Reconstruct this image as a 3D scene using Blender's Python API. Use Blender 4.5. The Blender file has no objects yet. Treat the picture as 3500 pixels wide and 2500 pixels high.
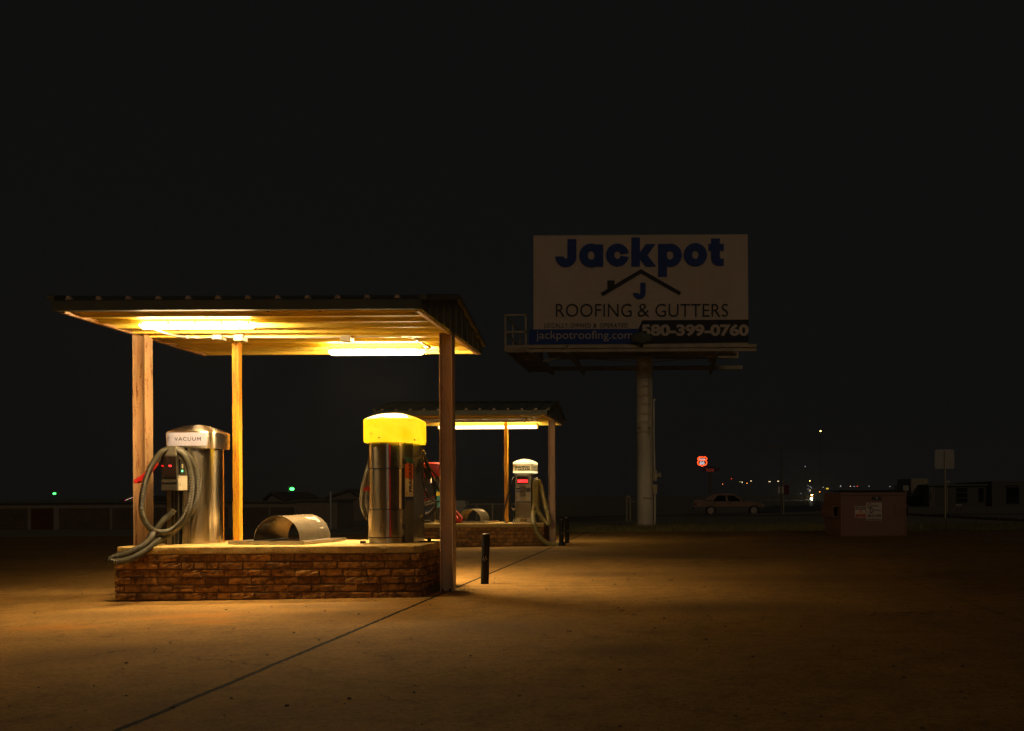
import bpy, bmesh, math, random
from mathutils import Vector, Matrix
random.seed(7)
sc = bpy.context.scene
col = sc.collection
R = math.radians
PI = math.pi

# ------------------------------------------------------------------ camera, sky, dim glow, exposure
F, CX, CY, H, ROLL = 3500.0, 2300.0, 1697.0, 0.95, 0.005     # photo is 3500 x 2500
cam = bpy.data.cameras.new('camera')
cam.sensor_width = 36.0; cam.lens = 36.0
cam.shift_x = (1750 - CX) / 3500.0
cam.shift_y = (CY - 1250) / 3500.0
cam.clip_start = 0.05; cam.clip_end = 6000
camo = bpy.data.objects.new('camera', cam); col.objects.link(camo)
camo.matrix_world = Matrix.Translation((0, 0, H)) @ Matrix.Rotation(PI / 2, 4, 'X') @ Matrix.Rotation(-ROLL, 4, 'Z')
sc.camera = camo

world = bpy.data.worlds.new('World'); sc.world = world; world.use_nodes = True
wn = world.node_tree; bg = wn.nodes['Background']
bg.inputs['Color'].default_value = (0.0047, 0.0047, 0.0046, 1)
bg.inputs['Strength'].default_value = 1.0

sun = bpy.data.lights.new('town_glow', 'SUN')           # the faint sodium glow of the town behind the camera
sun.energy = 0.095; sun.angle = R(14); sun.color = (1.0, 0.75, 0.52)
suno = bpy.data.objects.new('town_glow', sun); col.objects.link(suno)
suno.rotation_euler = Vector((-0.30, 0.90, -0.36)).to_track_quat('-Z', 'Y').to_euler()

sc.view_settings.view_transform = 'Standard'; sc.view_settings.look = 'None'
sc.view_settings.exposure = 0.0; sc.view_settings.gamma = 1.0; sc.view_settings.use_curve_mapping = False
sc.cycles.use_denoising = True
sc.cycles.denoising_input_passes = 'RGB_ALBEDO_NORMAL'; sc.cycles.denoising_prefilter = 'ACCURATE'
sc.cycles.max_bounces = 8; sc.cycles.diffuse_bounces = 4; sc.cycles.glossy_bounces = 4
sc.cycles.caustics_reflective = False; sc.cycles.caustics_refractive = False
sc.cycles.sample_clamp_indirect = 8.0

def P(px, py, d):
    u = px - CX; v = CY - py
    return Vector(((u + ROLL * v) * d / F, d, H + (v - ROLL * u) * d / F))

def sst(t):
    t = max(0.0, min(1.0, t)); return t * t * (3 - 2 * t)

def gz(x, y):
    z = 0.02 * math.tanh((x + 3.8) / 1.7)
    if y > 28: z -= 0.0056 * (min(y, 72) - 28)
    z -= 0.45 * sst((y - 24) / 30.0) * sst((-x - 5) / 8.0) * (1 if y < 118 else 0.0)
    if y > 118:
        k = [(118, 0), (200, -2.2), (400, -5.0), (620, -4.6), (1100, -2.65), (1500, 0.9), (2500, 1.6), (6000, 1.6)]
        for (a, za), (b, zb) in zip(k, k[1:]):
            if a <= y <= b: z += za + (zb - za) * (y - a) / (b - a)
    return z

# ------------------------------------------------------------------ mesh builder
class MB:
    def __init__(s): s.v = []; s.f = []; s.m = []; s.sm = []
    def add(s, vs, fs, m=0, sm=False):
        o = len(s.v); s.v += [Vector(p) for p in vs]
        for f in fs:
            s.f.append([i + o for i in f]); s.m.append(m); s.sm.append(sm)
        return s
    def box(s, x0, x1, y0, y1, z0, z1, m=0):
        return s.add([(x0,y0,z0),(x1,y0,z0),(x1,y1,z0),(x0,y1,z0),(x0,y0,z1),(x1,y0,z1),(x1,y1,z1),(x0,y1,z1)],
              [(3,2,1,0),(4,5,6,7),(0,1,5,4),(1,2,6,5),(2,3,7,6),(3,0,4,7)], m)
    def beam(s, p, q, w, h, up=(0,0,1), m=0):
        p = Vector(p); q = Vector(q); t = (q - p).normalized(); up = Vector(up)
        a = t.cross(up)
        if a.length < 1e-4: a = t.cross(Vector((0,1,0)))
        a.normalize(); b = a.cross(t)
        a *= w / 2; b *= h / 2
        return s.add([p-a-b,p+a-b,p+a+b,p-a+b,q-a-b,q+a-b,q+a+b,q-a+b],
              [(3,2,1,0),(4,5,6,7),(0,1,5,4),(1,2,6,5),(2,3,7,6),(3,0,4,7)], m)
    def loft(s, rings, m=0, sm=True, cap0=True, cap1=True, closed=True):
        n = len(rings[0]); o = []
        for r in rings: o += r
        fs = []
        for i in range(len(rings) - 1):
            for j in range(n if closed else n - 1):
                k = (j + 1) % n
                fs.append((i*n+j, i*n+k, (i+1)*n+k, (i+1)*n+j))
        if cap0: fs.append(tuple(range(n))[::-1])
        if cap1: fs.append(tuple((len(rings)-1)*n + j for j in range(n)))
        return s.add(o, fs, m, sm)
    def cyl(s, p, q, r0, r1=None, n=20, m=0, sm=True, cap=True):
        p = Vector(p); q = Vector(q); r1 = r0 if r1 is None else r1
        t = (q - p).normalized(); a = t.orthogonal().normalized(); b = t.cross(a)
        ring = lambda c, r: [c + a*r*math.cos(2*PI*i/n) + b*r*math.sin(2*PI*i/n) for i in range(n)]
        return s.loft([ring(p, r0), ring(q, r1)], m, sm, cap, cap)
    def tube(s, pts, r, n=10, m=0, step=None, rib=None):
        """rib: (pitch, depth) makes a ribbed hose with real rings"""
        pts = [Vector(p) for p in pts]
        step = step or r * 0.9
        dense = smooth_path(pts, (rib[0] / 2 if rib else step))
        rings = []; a = None
        for i, c in enumerate(dense):
            t = (dense[min(i+1, len(dense)-1)] - dense[max(i-1, 0)]).normalized()
            if a is None: a = t.orthogonal().normalized()
            a = (a - t * a.dot(t)).normalized(); b = t.cross(a)
            rr = r - (rib[1] if (rib and i % 2) else 0)
            rings.append([c + a*rr*math.cos(2*PI*k/n) + b*rr*math.sin(2*PI*k/n) for k in range(n)])
        return s.loft(rings, m, not rib)
    def sphere(s, c, r, n=10, m=0, sz=1.0):
        c = Vector(c); rings = []
        for i in range(1, n):
            th = PI * i / n
            rings.append([c + Vector((r*math.sin(th)*math.cos(2*PI*k/(2*n)), r*math.sin(th)*math.sin(2*PI*k/(2*n)), -sz*r*math.cos(th))) for k in range(2*n)])
        return s.loft(rings, m, True)
    def prism(s, poly, y0, y1, m=0, shrink=None, sm=False):
        """poly in (x, z), run from y0 to y1"""
        n = len(poly)
        vs = [(x, y0, z) for x, z in poly] + [(x, y1, z) for x, z in poly]
        fs = [tuple(range(n)), tuple(range(n, 2*n))[::-1]]
        for i in range(n):
            j = (i + 1) % n; fs.append((i, i + n, j + n, j))
        return s.add(vs, fs, m, sm)
    def grid(s, fn, us, vs_, m=0, sm=True):
        vv = [fn(u, v) for v in vs_ for u in us]; n = len(us)
        fs = [(j*n+i, j*n+i+1, (j+1)*n+i+1, (j+1)*n+i) for j in range(len(vs_)-1) for i in range(n-1)]
        return s.add(vv, fs, m, sm)
    def text(s, body, fn, w=1.0, h=1.0, bold=0.0, space=1.0, m=0, both=True):
        """lettering scaled to w x h, each point sent through fn(x, y)"""
        V, Fs = text_geo(body, bold, space)
        x0 = min(p[0] for p in V); x1 = max(p[0] for p in V); y0 = min(p[1] for p in V); y1 = max(p[1] for p in V)
        return s.add([fn((p[0]-x0)/(x1-x0)*w, (p[1]-y0)/(y1-y0)*h) for p in V], Fs, m)
    def rot(s, piv, ang, start=0):
        M = Matrix.Translation(piv) @ Matrix.Rotation(ang, 4, 'Z') @ Matrix.Translation(-Vector(piv))
        for i in range(start, len(s.v)): s.v[i] = M @ s.v[i]
        return s

def smooth_path(pts, step):
    if len(pts) == 2: pts = [pts[0], (pts[0] + pts[1]) / 2, pts[1]]
    out = []
    for i in range(len(pts) - 1):
        p0 = pts[max(i-1, 0)]; p1 = pts[i]; p2 = pts[i+1]; p3 = pts[min(i+2, len(pts)-1)]
        for k in range(24):
            t = k / 24; t2 = t*t; t3 = t2*t
            out.append(0.5 * ((2*p1) + (p2-p0)*t + (2*p0-5*p1+4*p2-p3)*t2 + (3*p1-p0-3*p2+p3)*t3))
    out.append(pts[-1].copy())
    res = [out[0]]; acc = 0.0
    for a, b in zip(out, out[1:]):
        L = (b - a).length
        while acc + L >= step and L > 0:
            k = (step - acc) / L; a = a.lerp(b, k); res.append(a.copy()); L = (b - a).length; acc = 0.0
        acc += L
    if (res[-1] - out[-1]).length > step * 0.3: res.append(out[-1])
    return res

_tc = {}
def text_geo(body, bold, space):
    k = (body, bold, space)
    if k in _tc: return _tc[k]
    cu = bpy.data.curves.new('lettering', 'FONT'); cu.body = body; cu.size = 1; cu.offset = bold; cu.space_character = space
    cu.resolution_u = 4
    ob = bpy.data.objects.new('lettering', cu); col.objects.link(ob)
    dg = bpy.context.evaluated_depsgraph_get(); dg.update()
    me = bpy.data.meshes.new_from_object(ob.evaluated_get(dg))
    V = [tuple(v.co) for v in me.vertices]; Fs = [tuple(p.vertices) for p in me.polygons]
    if 'M' in body and bold > 0:                    # the font's M folds over when thickened: redraw it
        par = list(range(len(V)))
        def find(i):
            while par[i] != i: i = par[i]
            return i
        for f in Fs:
            for i in f[1:]: par[find(i)] = find(f[0])
        comps = {}
        for i in range(len(V)): comps.setdefault(find(i), []).append(i)
        order = sorted(comps.values(), key=lambda g: min(V[i][0] for i in g))
        for ch, g in zip(body.replace(' ', ''), order):
            if ch != 'M': continue
            x0, x1 = min(V[i][0] for i in g), max(V[i][0] for i in g); y0, y1 = min(V[i][1] for i in g), max(V[i][1] for i in g)
            gs = set(g); Fs = [f for f in Fs if f[0] not in gs]
            t_ = .098 + 1.7 * bold; xm = (x0 + x1) / 2; h = y1 - y0; yb = y0 + .30 * h; o_ = len(V)
            V += [(x, y, 0) for x, y in ((x0, y0), (x0 + t_, y0), (x0 + t_, y1 - .30 * h), (xm - .02, yb), (xm + .02, yb), (x1 - t_, y1 - .30 * h), (x1 - t_, y0), (x1, y0), (x1, y1), (x1 - t_, y1), (xm, yb + 1.45 * t_), (x0 + t_, y1), (x0, y1))]
            Fs.append(tuple(range(o_, o_ + 13)))
    used = sorted({i for f in Fs for i in f}); mp = {i: n for n, i in enumerate(used)}
    _tc[k] = ([V[i] for i in used], [tuple(mp[i] for i in f) for f in Fs])
    bpy.data.objects.remove(ob); bpy.data.curves.remove(cu); bpy.data.meshes.remove(me)
    return _tc[k]

def tag(o, label=None, cat=None, group=None, kind=None):
    if label: o['label'] = label
    if cat: o['category'] = cat
    if group: o['group'] = group
    if kind: o['kind'] = kind
    return o

def thing(name, loc, label, cat, group=None):
    o = bpy.data.objects.new(name, None); col.objects.link(o); o.location = loc; o.empty_display_size = 0.1
    return tag(o, label, cat, group)

def root_loc(o):
    p = Vector((0, 0, 0))
    while o is not None: p += Vector(o.location); o = o.parent
    return p

def obj(name, mb, mats, parent=None, bevel=0.0, angle=40, label=None, fix=True):
    if not isinstance(mats, (list, tuple)): mats = [mats]
    me = bpy.data.meshes.new(name)
    off = root_loc(parent) if parent else Vector((0, 0, 0))
    me.from_pydata([p - off for p in mb.v], [], mb.f)
    for m in mats: me.materials.append(m)
    for p, mi, s in zip(me.polygons, mb.m, mb.sm): p.material_index = mi; p.use_smooth = s
    if bevel or fix:
        bm = bmesh.new(); bm.from_mesh(me)
        if fix: bmesh.ops.recalc_face_normals(bm, faces=bm.faces)
        if bevel:
            es = [e for e in bm.edges if len(e.link_faces) == 2 and e.calc_face_angle(0) > R(30)]
            bmesh.ops.bevel(bm, geom=es, offset=bevel, segments=2, affect='EDGES', profile=0.6, clamp_overlap=True)
        bm.to_mesh(me); bm.free()
    if any(mb.sm): me.set_sharp_from_angle(angle=R(angle))
    o = bpy.data.objects.new(name, me); col.objects.link(o)
    if parent: o.parent = parent
    if label: o['label'] = label
    return o

def area(parent, c, facing, sx, sy, radiance, color, spread=180):
    """the light a fixture gives off through one side of its diffuser"""
    l = bpy.data.lights.new('bulb', 'AREA'); l.shape = 'RECTANGLE'; l.size = sx; l.size_y = sy
    l.energy = radiance * PI * sx * sy; l.color = color; l.spread = R(spread)
    o = bpy.data.objects.new('bulb', l); col.objects.link(o); o.parent = parent
    z = -Vector(facing).normalized(); x = Vector((1, 0, 0)); y = z.cross(x)
    o.matrix_local = Matrix.Translation(Vector(c) - root_loc(parent)) @ Matrix((x, y, z)).transposed().to_4x4()
    return o

def copy_tree(o, parent=None):
    c = o.copy(); col.objects.link(c); c.parent = parent
    for ch in list(o.children): copy_tree(ch, c)
    return c

# ------------------------------------------------------------------ materials
def nt(name):
    m = bpy.data.materials.new(name); m.use_nodes = True
    t = m.node_tree; return m, t, t.nodes['Principled BSDF']

def mth(t, op, a, b=None, c=None):
    n = t.nodes.new('ShaderNodeMath'); n.operation = op
    for i, x in enumerate((a, b, c)):
        if x is None: continue
        if isinstance(x, (int, float)): n.inputs[i].default_value = x
        else: t.links.new(x, n.inputs[i])
    return n.outputs[0]

def noise(t, vec, scale, detail=4, rough=0.55):
    n = t.nodes.new('ShaderNodeTexNoise'); n.inputs['Scale'].default_value = scale
    n.inputs['Detail'].default_value = detail; n.inputs['Roughness'].default_value = rough
    t.links.new(vec, n.inputs['Vector']); return n.outputs['Fac']

def ramp(t, fac, stops):
    n = t.nodes.new('ShaderNodeValToRGB'); e = n.color_ramp.elements
    while len(e) < len(stops): e.new(0.5)
    for el, (p, c) in zip(e, stops):
        el.position = p; el.color = (c, c, c, 1) if isinstance(c, (int, float)) else (*c, 1)
    t.links.new(fac, n.inputs[0]); return n.outputs[0]

def mix(t, fac, a, b):
    n = t.nodes.new('ShaderNodeMix'); n.data_type = 'RGBA'
    for s, x in ((n.inputs['Factor'], fac), (n.inputs[6], a), (n.inputs[7], b)):
        if isinstance(x, (int, float)): s.default_value = x
        elif isinstance(x, tuple): s.default_value = (*x, 1)
        else: t.links.new(x, s)
    return n.outputs[2]

def coords(t, scale=None, world=False):
    if world:
        o = t.nodes.new('ShaderNodeNewGeometry').outputs['Position']
    else:
        o = t.nodes.new('ShaderNodeTexCoord').outputs['Object']
    if scale:
        n = t.nodes.new('ShaderNodeMapping'); n.inputs['Scale'].default_value = scale
        t.links.new(o, n.inputs['Vector']); o = n.outputs[0]
    return o

def bump(t, b, height, strength, dist=0.01):
    n = t.nodes.new('ShaderNodeBump'); n.inputs['Strength'].default_value = strength; n.inputs['Distance'].default_value = dist
    t.links.new(height, n.inputs['Height']); t.links.new(n.outputs[0], b.inputs['Normal'])

def pm(name, c, rough=0.6, metal=0.0, c2=None, scale=6.0, lo=0.35, hi=0.65, stretch=None, bmp=0.0, bscale=60, rvar=0.0, spec=0.5):
    """plain procedural paint / metal / plastic with noise variation"""
    m, t, b = nt(name)
    b.inputs['Roughness'].default_value = rough; b.inputs['Metallic'].default_value = metal
    b.inputs['Specular IOR Level'].default_value = spec
    v = coords(t, stretch)
    c2 = c2 or tuple(x * 0.8 for x in c)
    f = noise(t, v, scale, 6)
    t.links.new(mix(t, ramp(t, f, [(lo, 0.0), (hi, 1.0)]), c, c2), b.inputs['Base Color'])
    if rvar:
        r = t.nodes.new('ShaderNodeMapRange'); t.links.new(f, r.inputs[0])
        r.inputs[3].default_value = rough - rvar; r.inputs[4].default_value = rough + rvar
        t.links.new(r.outputs[0], b.inputs['Roughness'])
    if bmp: bump(t, b, noise(t, v, bscale, 4), bmp)
    return m

def emit(name, c, s, sampled=False):
    m, t, b = nt(name)
    b.inputs['Base Color'].default_value = (*c, 1)
    b.inputs['Emission Color'].default_value = (*c, 1); b.inputs['Emission Strength'].default_value = s
    if not sampled: m.cycles.emission_sampling = 'NONE'
    return m

def stainless(name, c=(0.60, 0.555, 0.47), rough=0.24, vert=True):
    m, t, b = nt(name); b.inputs['Metallic'].default_value = 1.0
    v = coords(t, (90, 90, 1.2) if vert else (1.2, 90, 90))
    f = noise(t, v, 3.0, 3)
    r = t.nodes.new('ShaderNodeMapRange'); t.links.new(f, r.inputs[0])
    r.inputs[3].default_value = rough - 0.05; r.inputs[4].default_value = rough + 0.06
    t.links.new(r.outputs[0], b.inputs['Roughness'])
    f2 = noise(t, coords(t), 4.0, 6)
    t.links.new(mix(t, ramp(t, f2, [(0.42, 0.0), (0.75, 1.0)]), c, tuple(x * 0.72 for x in c)), b.inputs['Base Color'])
    bump(t, b, noise(t, coords(t, (1, 1, 0.35)), 5.0, 2), 0.05, 0.02)
    tg = t.nodes.new('ShaderNodeTangent'); tg.direction_type = 'RADIAL'; tg.axis = 'Z'
    t.links.new(tg.outputs[0], b.inputs['Tangent'])
    b.inputs['Anisotropic'].default_value = 0.85; b.inputs['Anisotropic Rotation'].default_value = 0.25
    return m

LAMP = (1.0, 0.70, 0.36)
M = {}
M['steel'] = stainless('stainless_steel', (0.70, 0.61, 0.45), 0.20)
M['steel_dome'] = stainless('brushed_steel_dome', (0.74, 0.69, 0.60), 0.33)
M['steel_dim'] = stainless('worn_stainless', (0.42, 0.39, 0.33), 0.30)
M['steel_box'] = pm('dull_steel_box', (0.22, 0.20, 0.155), 0.36, 0.8, (0.16, 0.145, 0.11), 7)
M['steel_mirror'] = pm('polished_side_panel', (0.42, 0.41, 0.33), 0.26, 0.7, (0.33, 0.32, 0.26), 3, bmp=0.06, bscale=4)
M['alu'] = pm('brushed_aluminium', (0.60, 0.56, 0.48), 0.34, 1.0, (0.45, 0.42, 0.36), 9, bmp=0.05, bscale=30, rvar=0.08)
M['dark_steel'] = pm('dark_steel', (0.05, 0.045, 0.04), 0.4, 0.6)
M['black_rubber'] = pm('black_rubber', (0.016, 0.015, 0.013), 0.42)
M['hose_grey'] = pm('grey_hose', (0.052, 0.048, 0.031), 0.5, 0, (0.037, 0.034, 0.022), 8)
M['hose_olive'] = pm('olive_hose', (0.34, 0.29, 0.10), 0.55, 0, (0.25, 0.21, 0.07), 10)
M['hose_red'] = pm('red_hose', (0.55, 0.045, 0.02), 0.5)
M['nozzle_red'] = pm('red_plastic', (0.62, 0.02, 0.02), 0.4)
M['white_label'] = pm('white_sticker', (0.46, 0.45, 0.58), 0.5, 0, (0.39, 0.38, 0.54), 40)
M['cream_label'] = pm('cream_sticker', (0.78, 0.70, 0.48), 0.4, 0, (0.66, 0.58, 0.38), 8)
M['black_ink'] = pm('black_ink', (0.012, 0.012, 0.012), 0.45)
M['navy_ink'] = pm('navy_ink', (0.012, 0.022, 0.11), 0.5)
M['teal_ink'] = pm('teal_ink', (0.02, 0.16, 0.20), 0.45)
M['blue_ink'] = pm('blue_ink', (0.02, 0.10, 0.38), 0.45)
M['orange_ink'] = pm('orange_ink', (0.60, 0.09, 0.025), 0.45, 0, (0.66, 0.15, 0.03), 5)
M['red_ink'] = pm('red_ink', (0.6, 0.03, 0.02), 0.45)
M['yellow_ink'] = pm('yellow_ink', (0.75, 0.5, 0.03), 0.45)
M['charcoal_label'] = pm('charcoal_sticker', (0.028, 0.027, 0.025), 0.35)
M['white_paint'] = pm('white_paint', (0.72, 0.68, 0.60), 0.5, 0, (0.6, 0.55, 0.45), 6)
M['fixture_white'] = pm('fixture_housing', (0.70, 0.64, 0.50), 0.45)
M['lamp'] = emit('lit_diffuser', LAMP, 13)
M['tube'] = emit('lit_tube', (1.0, 0.74, 0.36), 11)
M['led_red'] = emit('red_led', (1.0, 0.03, 0.03), 6)
M['led_dim'] = emit('dim_red_led', (1.0, 0.02, 0.02), 0.6)
M['led_green'] = emit('green_led', (0.1, 1.0, 0.3), 8)
M['glass_dark'] = pm('dark_display_glass', (0.02, 0.012, 0.01), 0.15)
M['bollard_black'] = pm('black_bollard_paint', (0.007, 0.007, 0.006), 0.45, 0, (0.013, 0.012, 0.011), 25, bmp=0.15, bscale=40, spec=0.2)
M['concrete_pale'] = pm('pale_concrete', (0.40, 0.36, 0.28), 0.9)

def roof_paint():
    m, t, b = nt('cream_ceiling_panel'); b.inputs['Roughness'].default_value = 0.5
    f = noise(t, coords(t), 1.1, 5)
    g = noise(t, coords(t), 45, 3)
    c = mix(t, ramp(t, f, [(0.35, 0.0), (0.75, 1.0)]), (0.84, 0.65, 0.10), (0.74, 0.55, 0.08))
    t.links.new(mix(t, ramp(t, g, [(0.70, 0.0), (0.76, 0.8)]), c, (0.20, 0.11, 0.03)), b.inputs['Base Color'])
    return m
M['ceiling'] = roof_paint()
M['roof_green'] = pm('olive_roof_paint', (0.13, 0.14, 0.10), 0.6, 0, (0.105, 0.115, 0.08), 4)
M['rib_end'] = pm('rib_end_foam', (0.62, 0.50, 0.40), 0.8)

def rusty(name, c, rust, amount, stretch=(6, 6, 0.9)):
    m, t, b = nt(name); b.inputs['Roughness'].default_value = 0.55
    f = noise(t, coords(t, stretch), 4.0, 8, 0.65)
    g = noise(t, coords(t), 55, 3)
    h = mth(t, 'ADD', mth(t, 'MULTIPLY', f, 0.75), mth(t, 'MULTIPLY', g, 0.25))
    base = mix(t, noise(t, coords(t, stretch), 2, 4), c, tuple(x * 0.82 for x in c))
    t.links.new(mix(t, ramp(t, h, [(amount, 0.0), (amount + 0.05, 1.0)]), base, rust), b.inputs['Base Color'])
    bump(t, b, h, 0.15, 0.004)
    return m
M['post_pink'] = rusty('primer_painted_steel', (0.56, 0.35, 0.175), (0.24, 0.085, 0.02), 0.55)
M['post_brown'] = rusty('brown_painted_steel', (0.64, 0.44, 0.28), (0.36, 0.19, 0.10), 0.58)
M['post_yellow'] = rusty('weathered_yellow_post', (0.85, 0.43, 0.012), (0.56, 0.20, 0.02), 0.50, (14, 14, 0.8))

def brick_mat():
    m, t, b = nt('old_brick'); b.inputs['Roughness'].default_value = 0.9; b.inputs['Specular IOR Level'].default_value = 0.25
    isl = t.nodes.new('ShaderNodeNewGeometry').outputs['Random Per Island']
    c = ramp(t, isl, [(0.0, (0.20, 0.10, 0.026)), (0.3, (0.32, 0.16, 0.04)), (0.6, (0.42, 0.215, 0.055)), (0.85, (0.22, 0.105, 0.026)), (1.0, (0.52, 0.29, 0.085))])
    f = noise(t, coords(t), 14, 8, 0.65)
    c = mix(t, ramp(t, f, [(0.42, 0.0), (0.62, 0.85)]), c, (0.085, 0.040, 0.014))
    t.links.new(c, b.inputs['Base Color'])
    bump(t, b, noise(t, coords(t), 70, 6, 0.7), 0.4, 0.005)
    return m
M['brick'] = brick_mat()
M['mortar'] = pm('mortar', (0.13, 0.08, 0.036), 0.95, 0, (0.085, 0.052, 0.024), 20, bmp=0.5, bscale=120)

def cap_mat():
    m, t, b = nt('rough_concrete_cap'); b.inputs['Roughness'].default_value = 0.88
    f = noise(t, coords(t), 3.5, 8, 0.6); g = noise(t, coords(t), 90, 4)
    c = mix(t, ramp(t, f, [(0.35, 0.0), (0.7, 1.0)]), (0.52, 0.375, 0.12), (0.36, 0.235, 0.075))
    c = mix(t, ramp(t, g, [(0.34, 0.85), (0.46, 0.0)]), c, (0.13, 0.08, 0.03))
    t.links.new(c, b.inputs['Base Color'])
    bump(t, b, g, 0.35, 0.006)
    return m
M['cap'] = cap_mat()

def ground_mat():
    m, t, b = nt('stained_concrete_slab'); b.inputs['Roughness'].default_value = 0.88
    b.inputs['Specular IOR Level'].default_value = 0.08
    w = coords(t, None, True)
    big = noise(t, w, 0.55, 7, 0.6); mid = noise(t, w, 4.5, 8, 0.65); fine = noise(t, w, 85, 4, 0.7)
    grit = noise(t, w, 32, 5, 0.8)
    c = mix(t, ramp(t, big, [(0.34, 0.0), (0.68, 1.0)]), (0.37, 0.213, 0.060), (0.25, 0.144, 0.043))
    c = mix(t, ramp(t, mid, [(0.46, 0.0), (0.72, 0.75)]), c, (0.165, 0.098, 0.035))
    c = mix(t, ramp(t, mid, [(0.24, 0.6), (0.40, 0.0)]), c, (0.45, 0.275, 0.095))
    c = mix(t, ramp(t, grit, [(0.36, 0.8), (0.47, 0.0)]), c, (0.13, 0.076, 0.024))
    c = mix(t, ramp(t, grit, [(0.56, 0.0), (0.68, 0.6)]), c, (0.46, 0.285, 0.095))
    c = mix(t, ramp(t, fine, [(0.32, 0.85), (0.43, 0.0)]), c, (0.085, 0.05, 0.018))
    c = mix(t, ramp(t, fine, [(0.60, 0.0), (0.70, 0.6)]), c, (0.55, 0.36, 0.15))
    sep = t.nodes.new('ShaderNodeSeparateXYZ'); t.links.new(w, sep.inputs[0]); X, Y = sep.outputs[0], sep.outputs[1]
    # orange clay stains, dark oil marks, gravel specks
    def spot(x, y, r, sx=1.0):
        dx = mth(t, 'MULTIPLY', mth(t, 'SUBTRACT', X, x), sx); dy = mth(t, 'SUBTRACT', Y, y)
        d = mth(t, 'SQRT', mth(t, 'ADD', mth(t, 'MULTIPLY', dx, dx), mth(t, 'MULTIPLY', dy, dy)))
        d = mth(t, 'ADD', d, mth(t, 'MULTIPLY', mth(t, 'SUBTRACT', mid, 0.5), r * 1.6))
        return ramp(t, mth(t, 'DIVIDE', d, r), [(0.35, 1.0), (1.0, 0.0)])
    for (x, y, r, s) in ((-3.55, 7.85, 0.22, 0.6), (-4.65, 7.65, 0.25, 0.5), (-3.9, 8.3, 0.3, 0.5)):
        c = mix(t, mth(t, 'MULTIPLY', spot(x, y, r, s), 0.5), c, (0.44, 0.185, 0.03))
    for (x, y, r, s) in ((-2.95, 9.0, 0.4, 0.5), (-2.7, 8.3, 0.4, 0.6), (-0.35, 16.3, 0.7, 0.5), (0.3, 15.6, 0.6, 0.4), (-0.8, 12.3, 0.5, 0.4), (-1.2, 7.4, 0.55, 0.7), (0.6, 8.6, 0.6, 0.6), (-3.6, 6.3, 0.5, 0.8), (-0.3, 6.2, 0.35, 0.8), (1.6, 11.5, 0.8, 0.4), (-4.6, 8.5, 0.4, 0.5)):
        c = mix(t, mth(t, 'MULTIPLY', spot(x, y, r, s), 0.42), c, (0.10, 0.062, 0.03))
    vo = t.nodes.new('ShaderNodeTexVoronoi'); vo.inputs['Scale'].default_value = 2.2; t.links.new(w, vo.inputs['Vector'])
    c = mix(t, ramp(t, vo.outputs['Distance'], [(0.016, 0.8), (0.026, 0.0)]), c, (0.05, 0.03, 0.018))
    # expansion joints: wobbling edges, tar filled
    wob = mth(t, 'ADD', mth(t, 'MULTIPLY', mth(t, 'SUBTRACT', noise(t, w, 3, 4, 0.7), 0.5), 0.030), mth(t, 'MULTIPLY', mth(t, 'SUBTRACT', noise(t, w, 28, 4, 0.8), 0.5), 0.030))
    def joint(A, at, half, cond=None):
        d = mth(t, 'ABSOLUTE', mth(t, 'ADD', mth(t, 'SUBTRACT', A, at), wob))
        f = mth(t, 'LESS_THAN', d, half)
        return mth(t, 'MULTIPLY', f, cond) if cond is not None else f
    right = mth(t, 'GREATER_THAN', X, -2.25)
    j = joint(X, -2.25, 0.018)
    # hairlines away from the main joint
    j2 = mth(t, 'MAXIMUM', joint(Y, 10.72, 0.010, right), joint(Y, 15.3, 0.012, right))
    j2 = mth(t, 'MAXIMUM', j2, joint(X, 2.55, 0.004))
    j2 = mth(t, 'MAXIMUM', j2, joint(Y, 20.3, 0.012, right))
    vc = t.nodes.new('ShaderNodeTexVoronoi'); vc.feature = 'DISTANCE_TO_EDGE'; vc.inputs['Scale'].default_value = 0.21
    wv = t.nodes.new('ShaderNodeVectorMath'); wv.operation = 'ADD'
    nz = t.nodes.new('ShaderNodeTexNoise'); nz.inputs['Scale'].default_value = 1.4; nz.inputs['Detail'].default_value = 6; t.links.new(w, nz.inputs['Vector'])
    t.links.new(w, wv.inputs[0]); t.links.new(nz.outputs['Color'], wv.inputs[1]); t.links.new(wv.outputs[0], vc.inputs['Vector'])
    hair = mth(t, 'MULTIPLY', mth(t, 'LESS_THAN', vc.outputs['Distance'], 0.0011), mth(t, 'GREATER_THAN', big, 0.52))
    jj = mth(t, 'MAXIMUM', mth(t, 'MAXIMUM', j, mth(t, 'MULTIPLY', j2, 0.8)), mth(t, 'MULTIPLY', hair, 0.6))
    c = mix(t, jj, c, (0.005, 0.004, 0.003))
    t.links.new(c, b.inputs['Base Color'])
    h = mth(t, 'SUBTRACT', mth(t, 'ADD', mth(t, 'ADD', mth(t, 'MULTIPLY', fine, 0.35), mth(t, 'MULTIPLY', grit, 0.6)), mth(t, 'MULTIPLY', mid, 0.5)), mth(t, 'MULTIPLY', jj, 2.0))
    bump(t, b, h, 0.55, 0.010)
    return m
M['slab'] = ground_mat()

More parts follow.
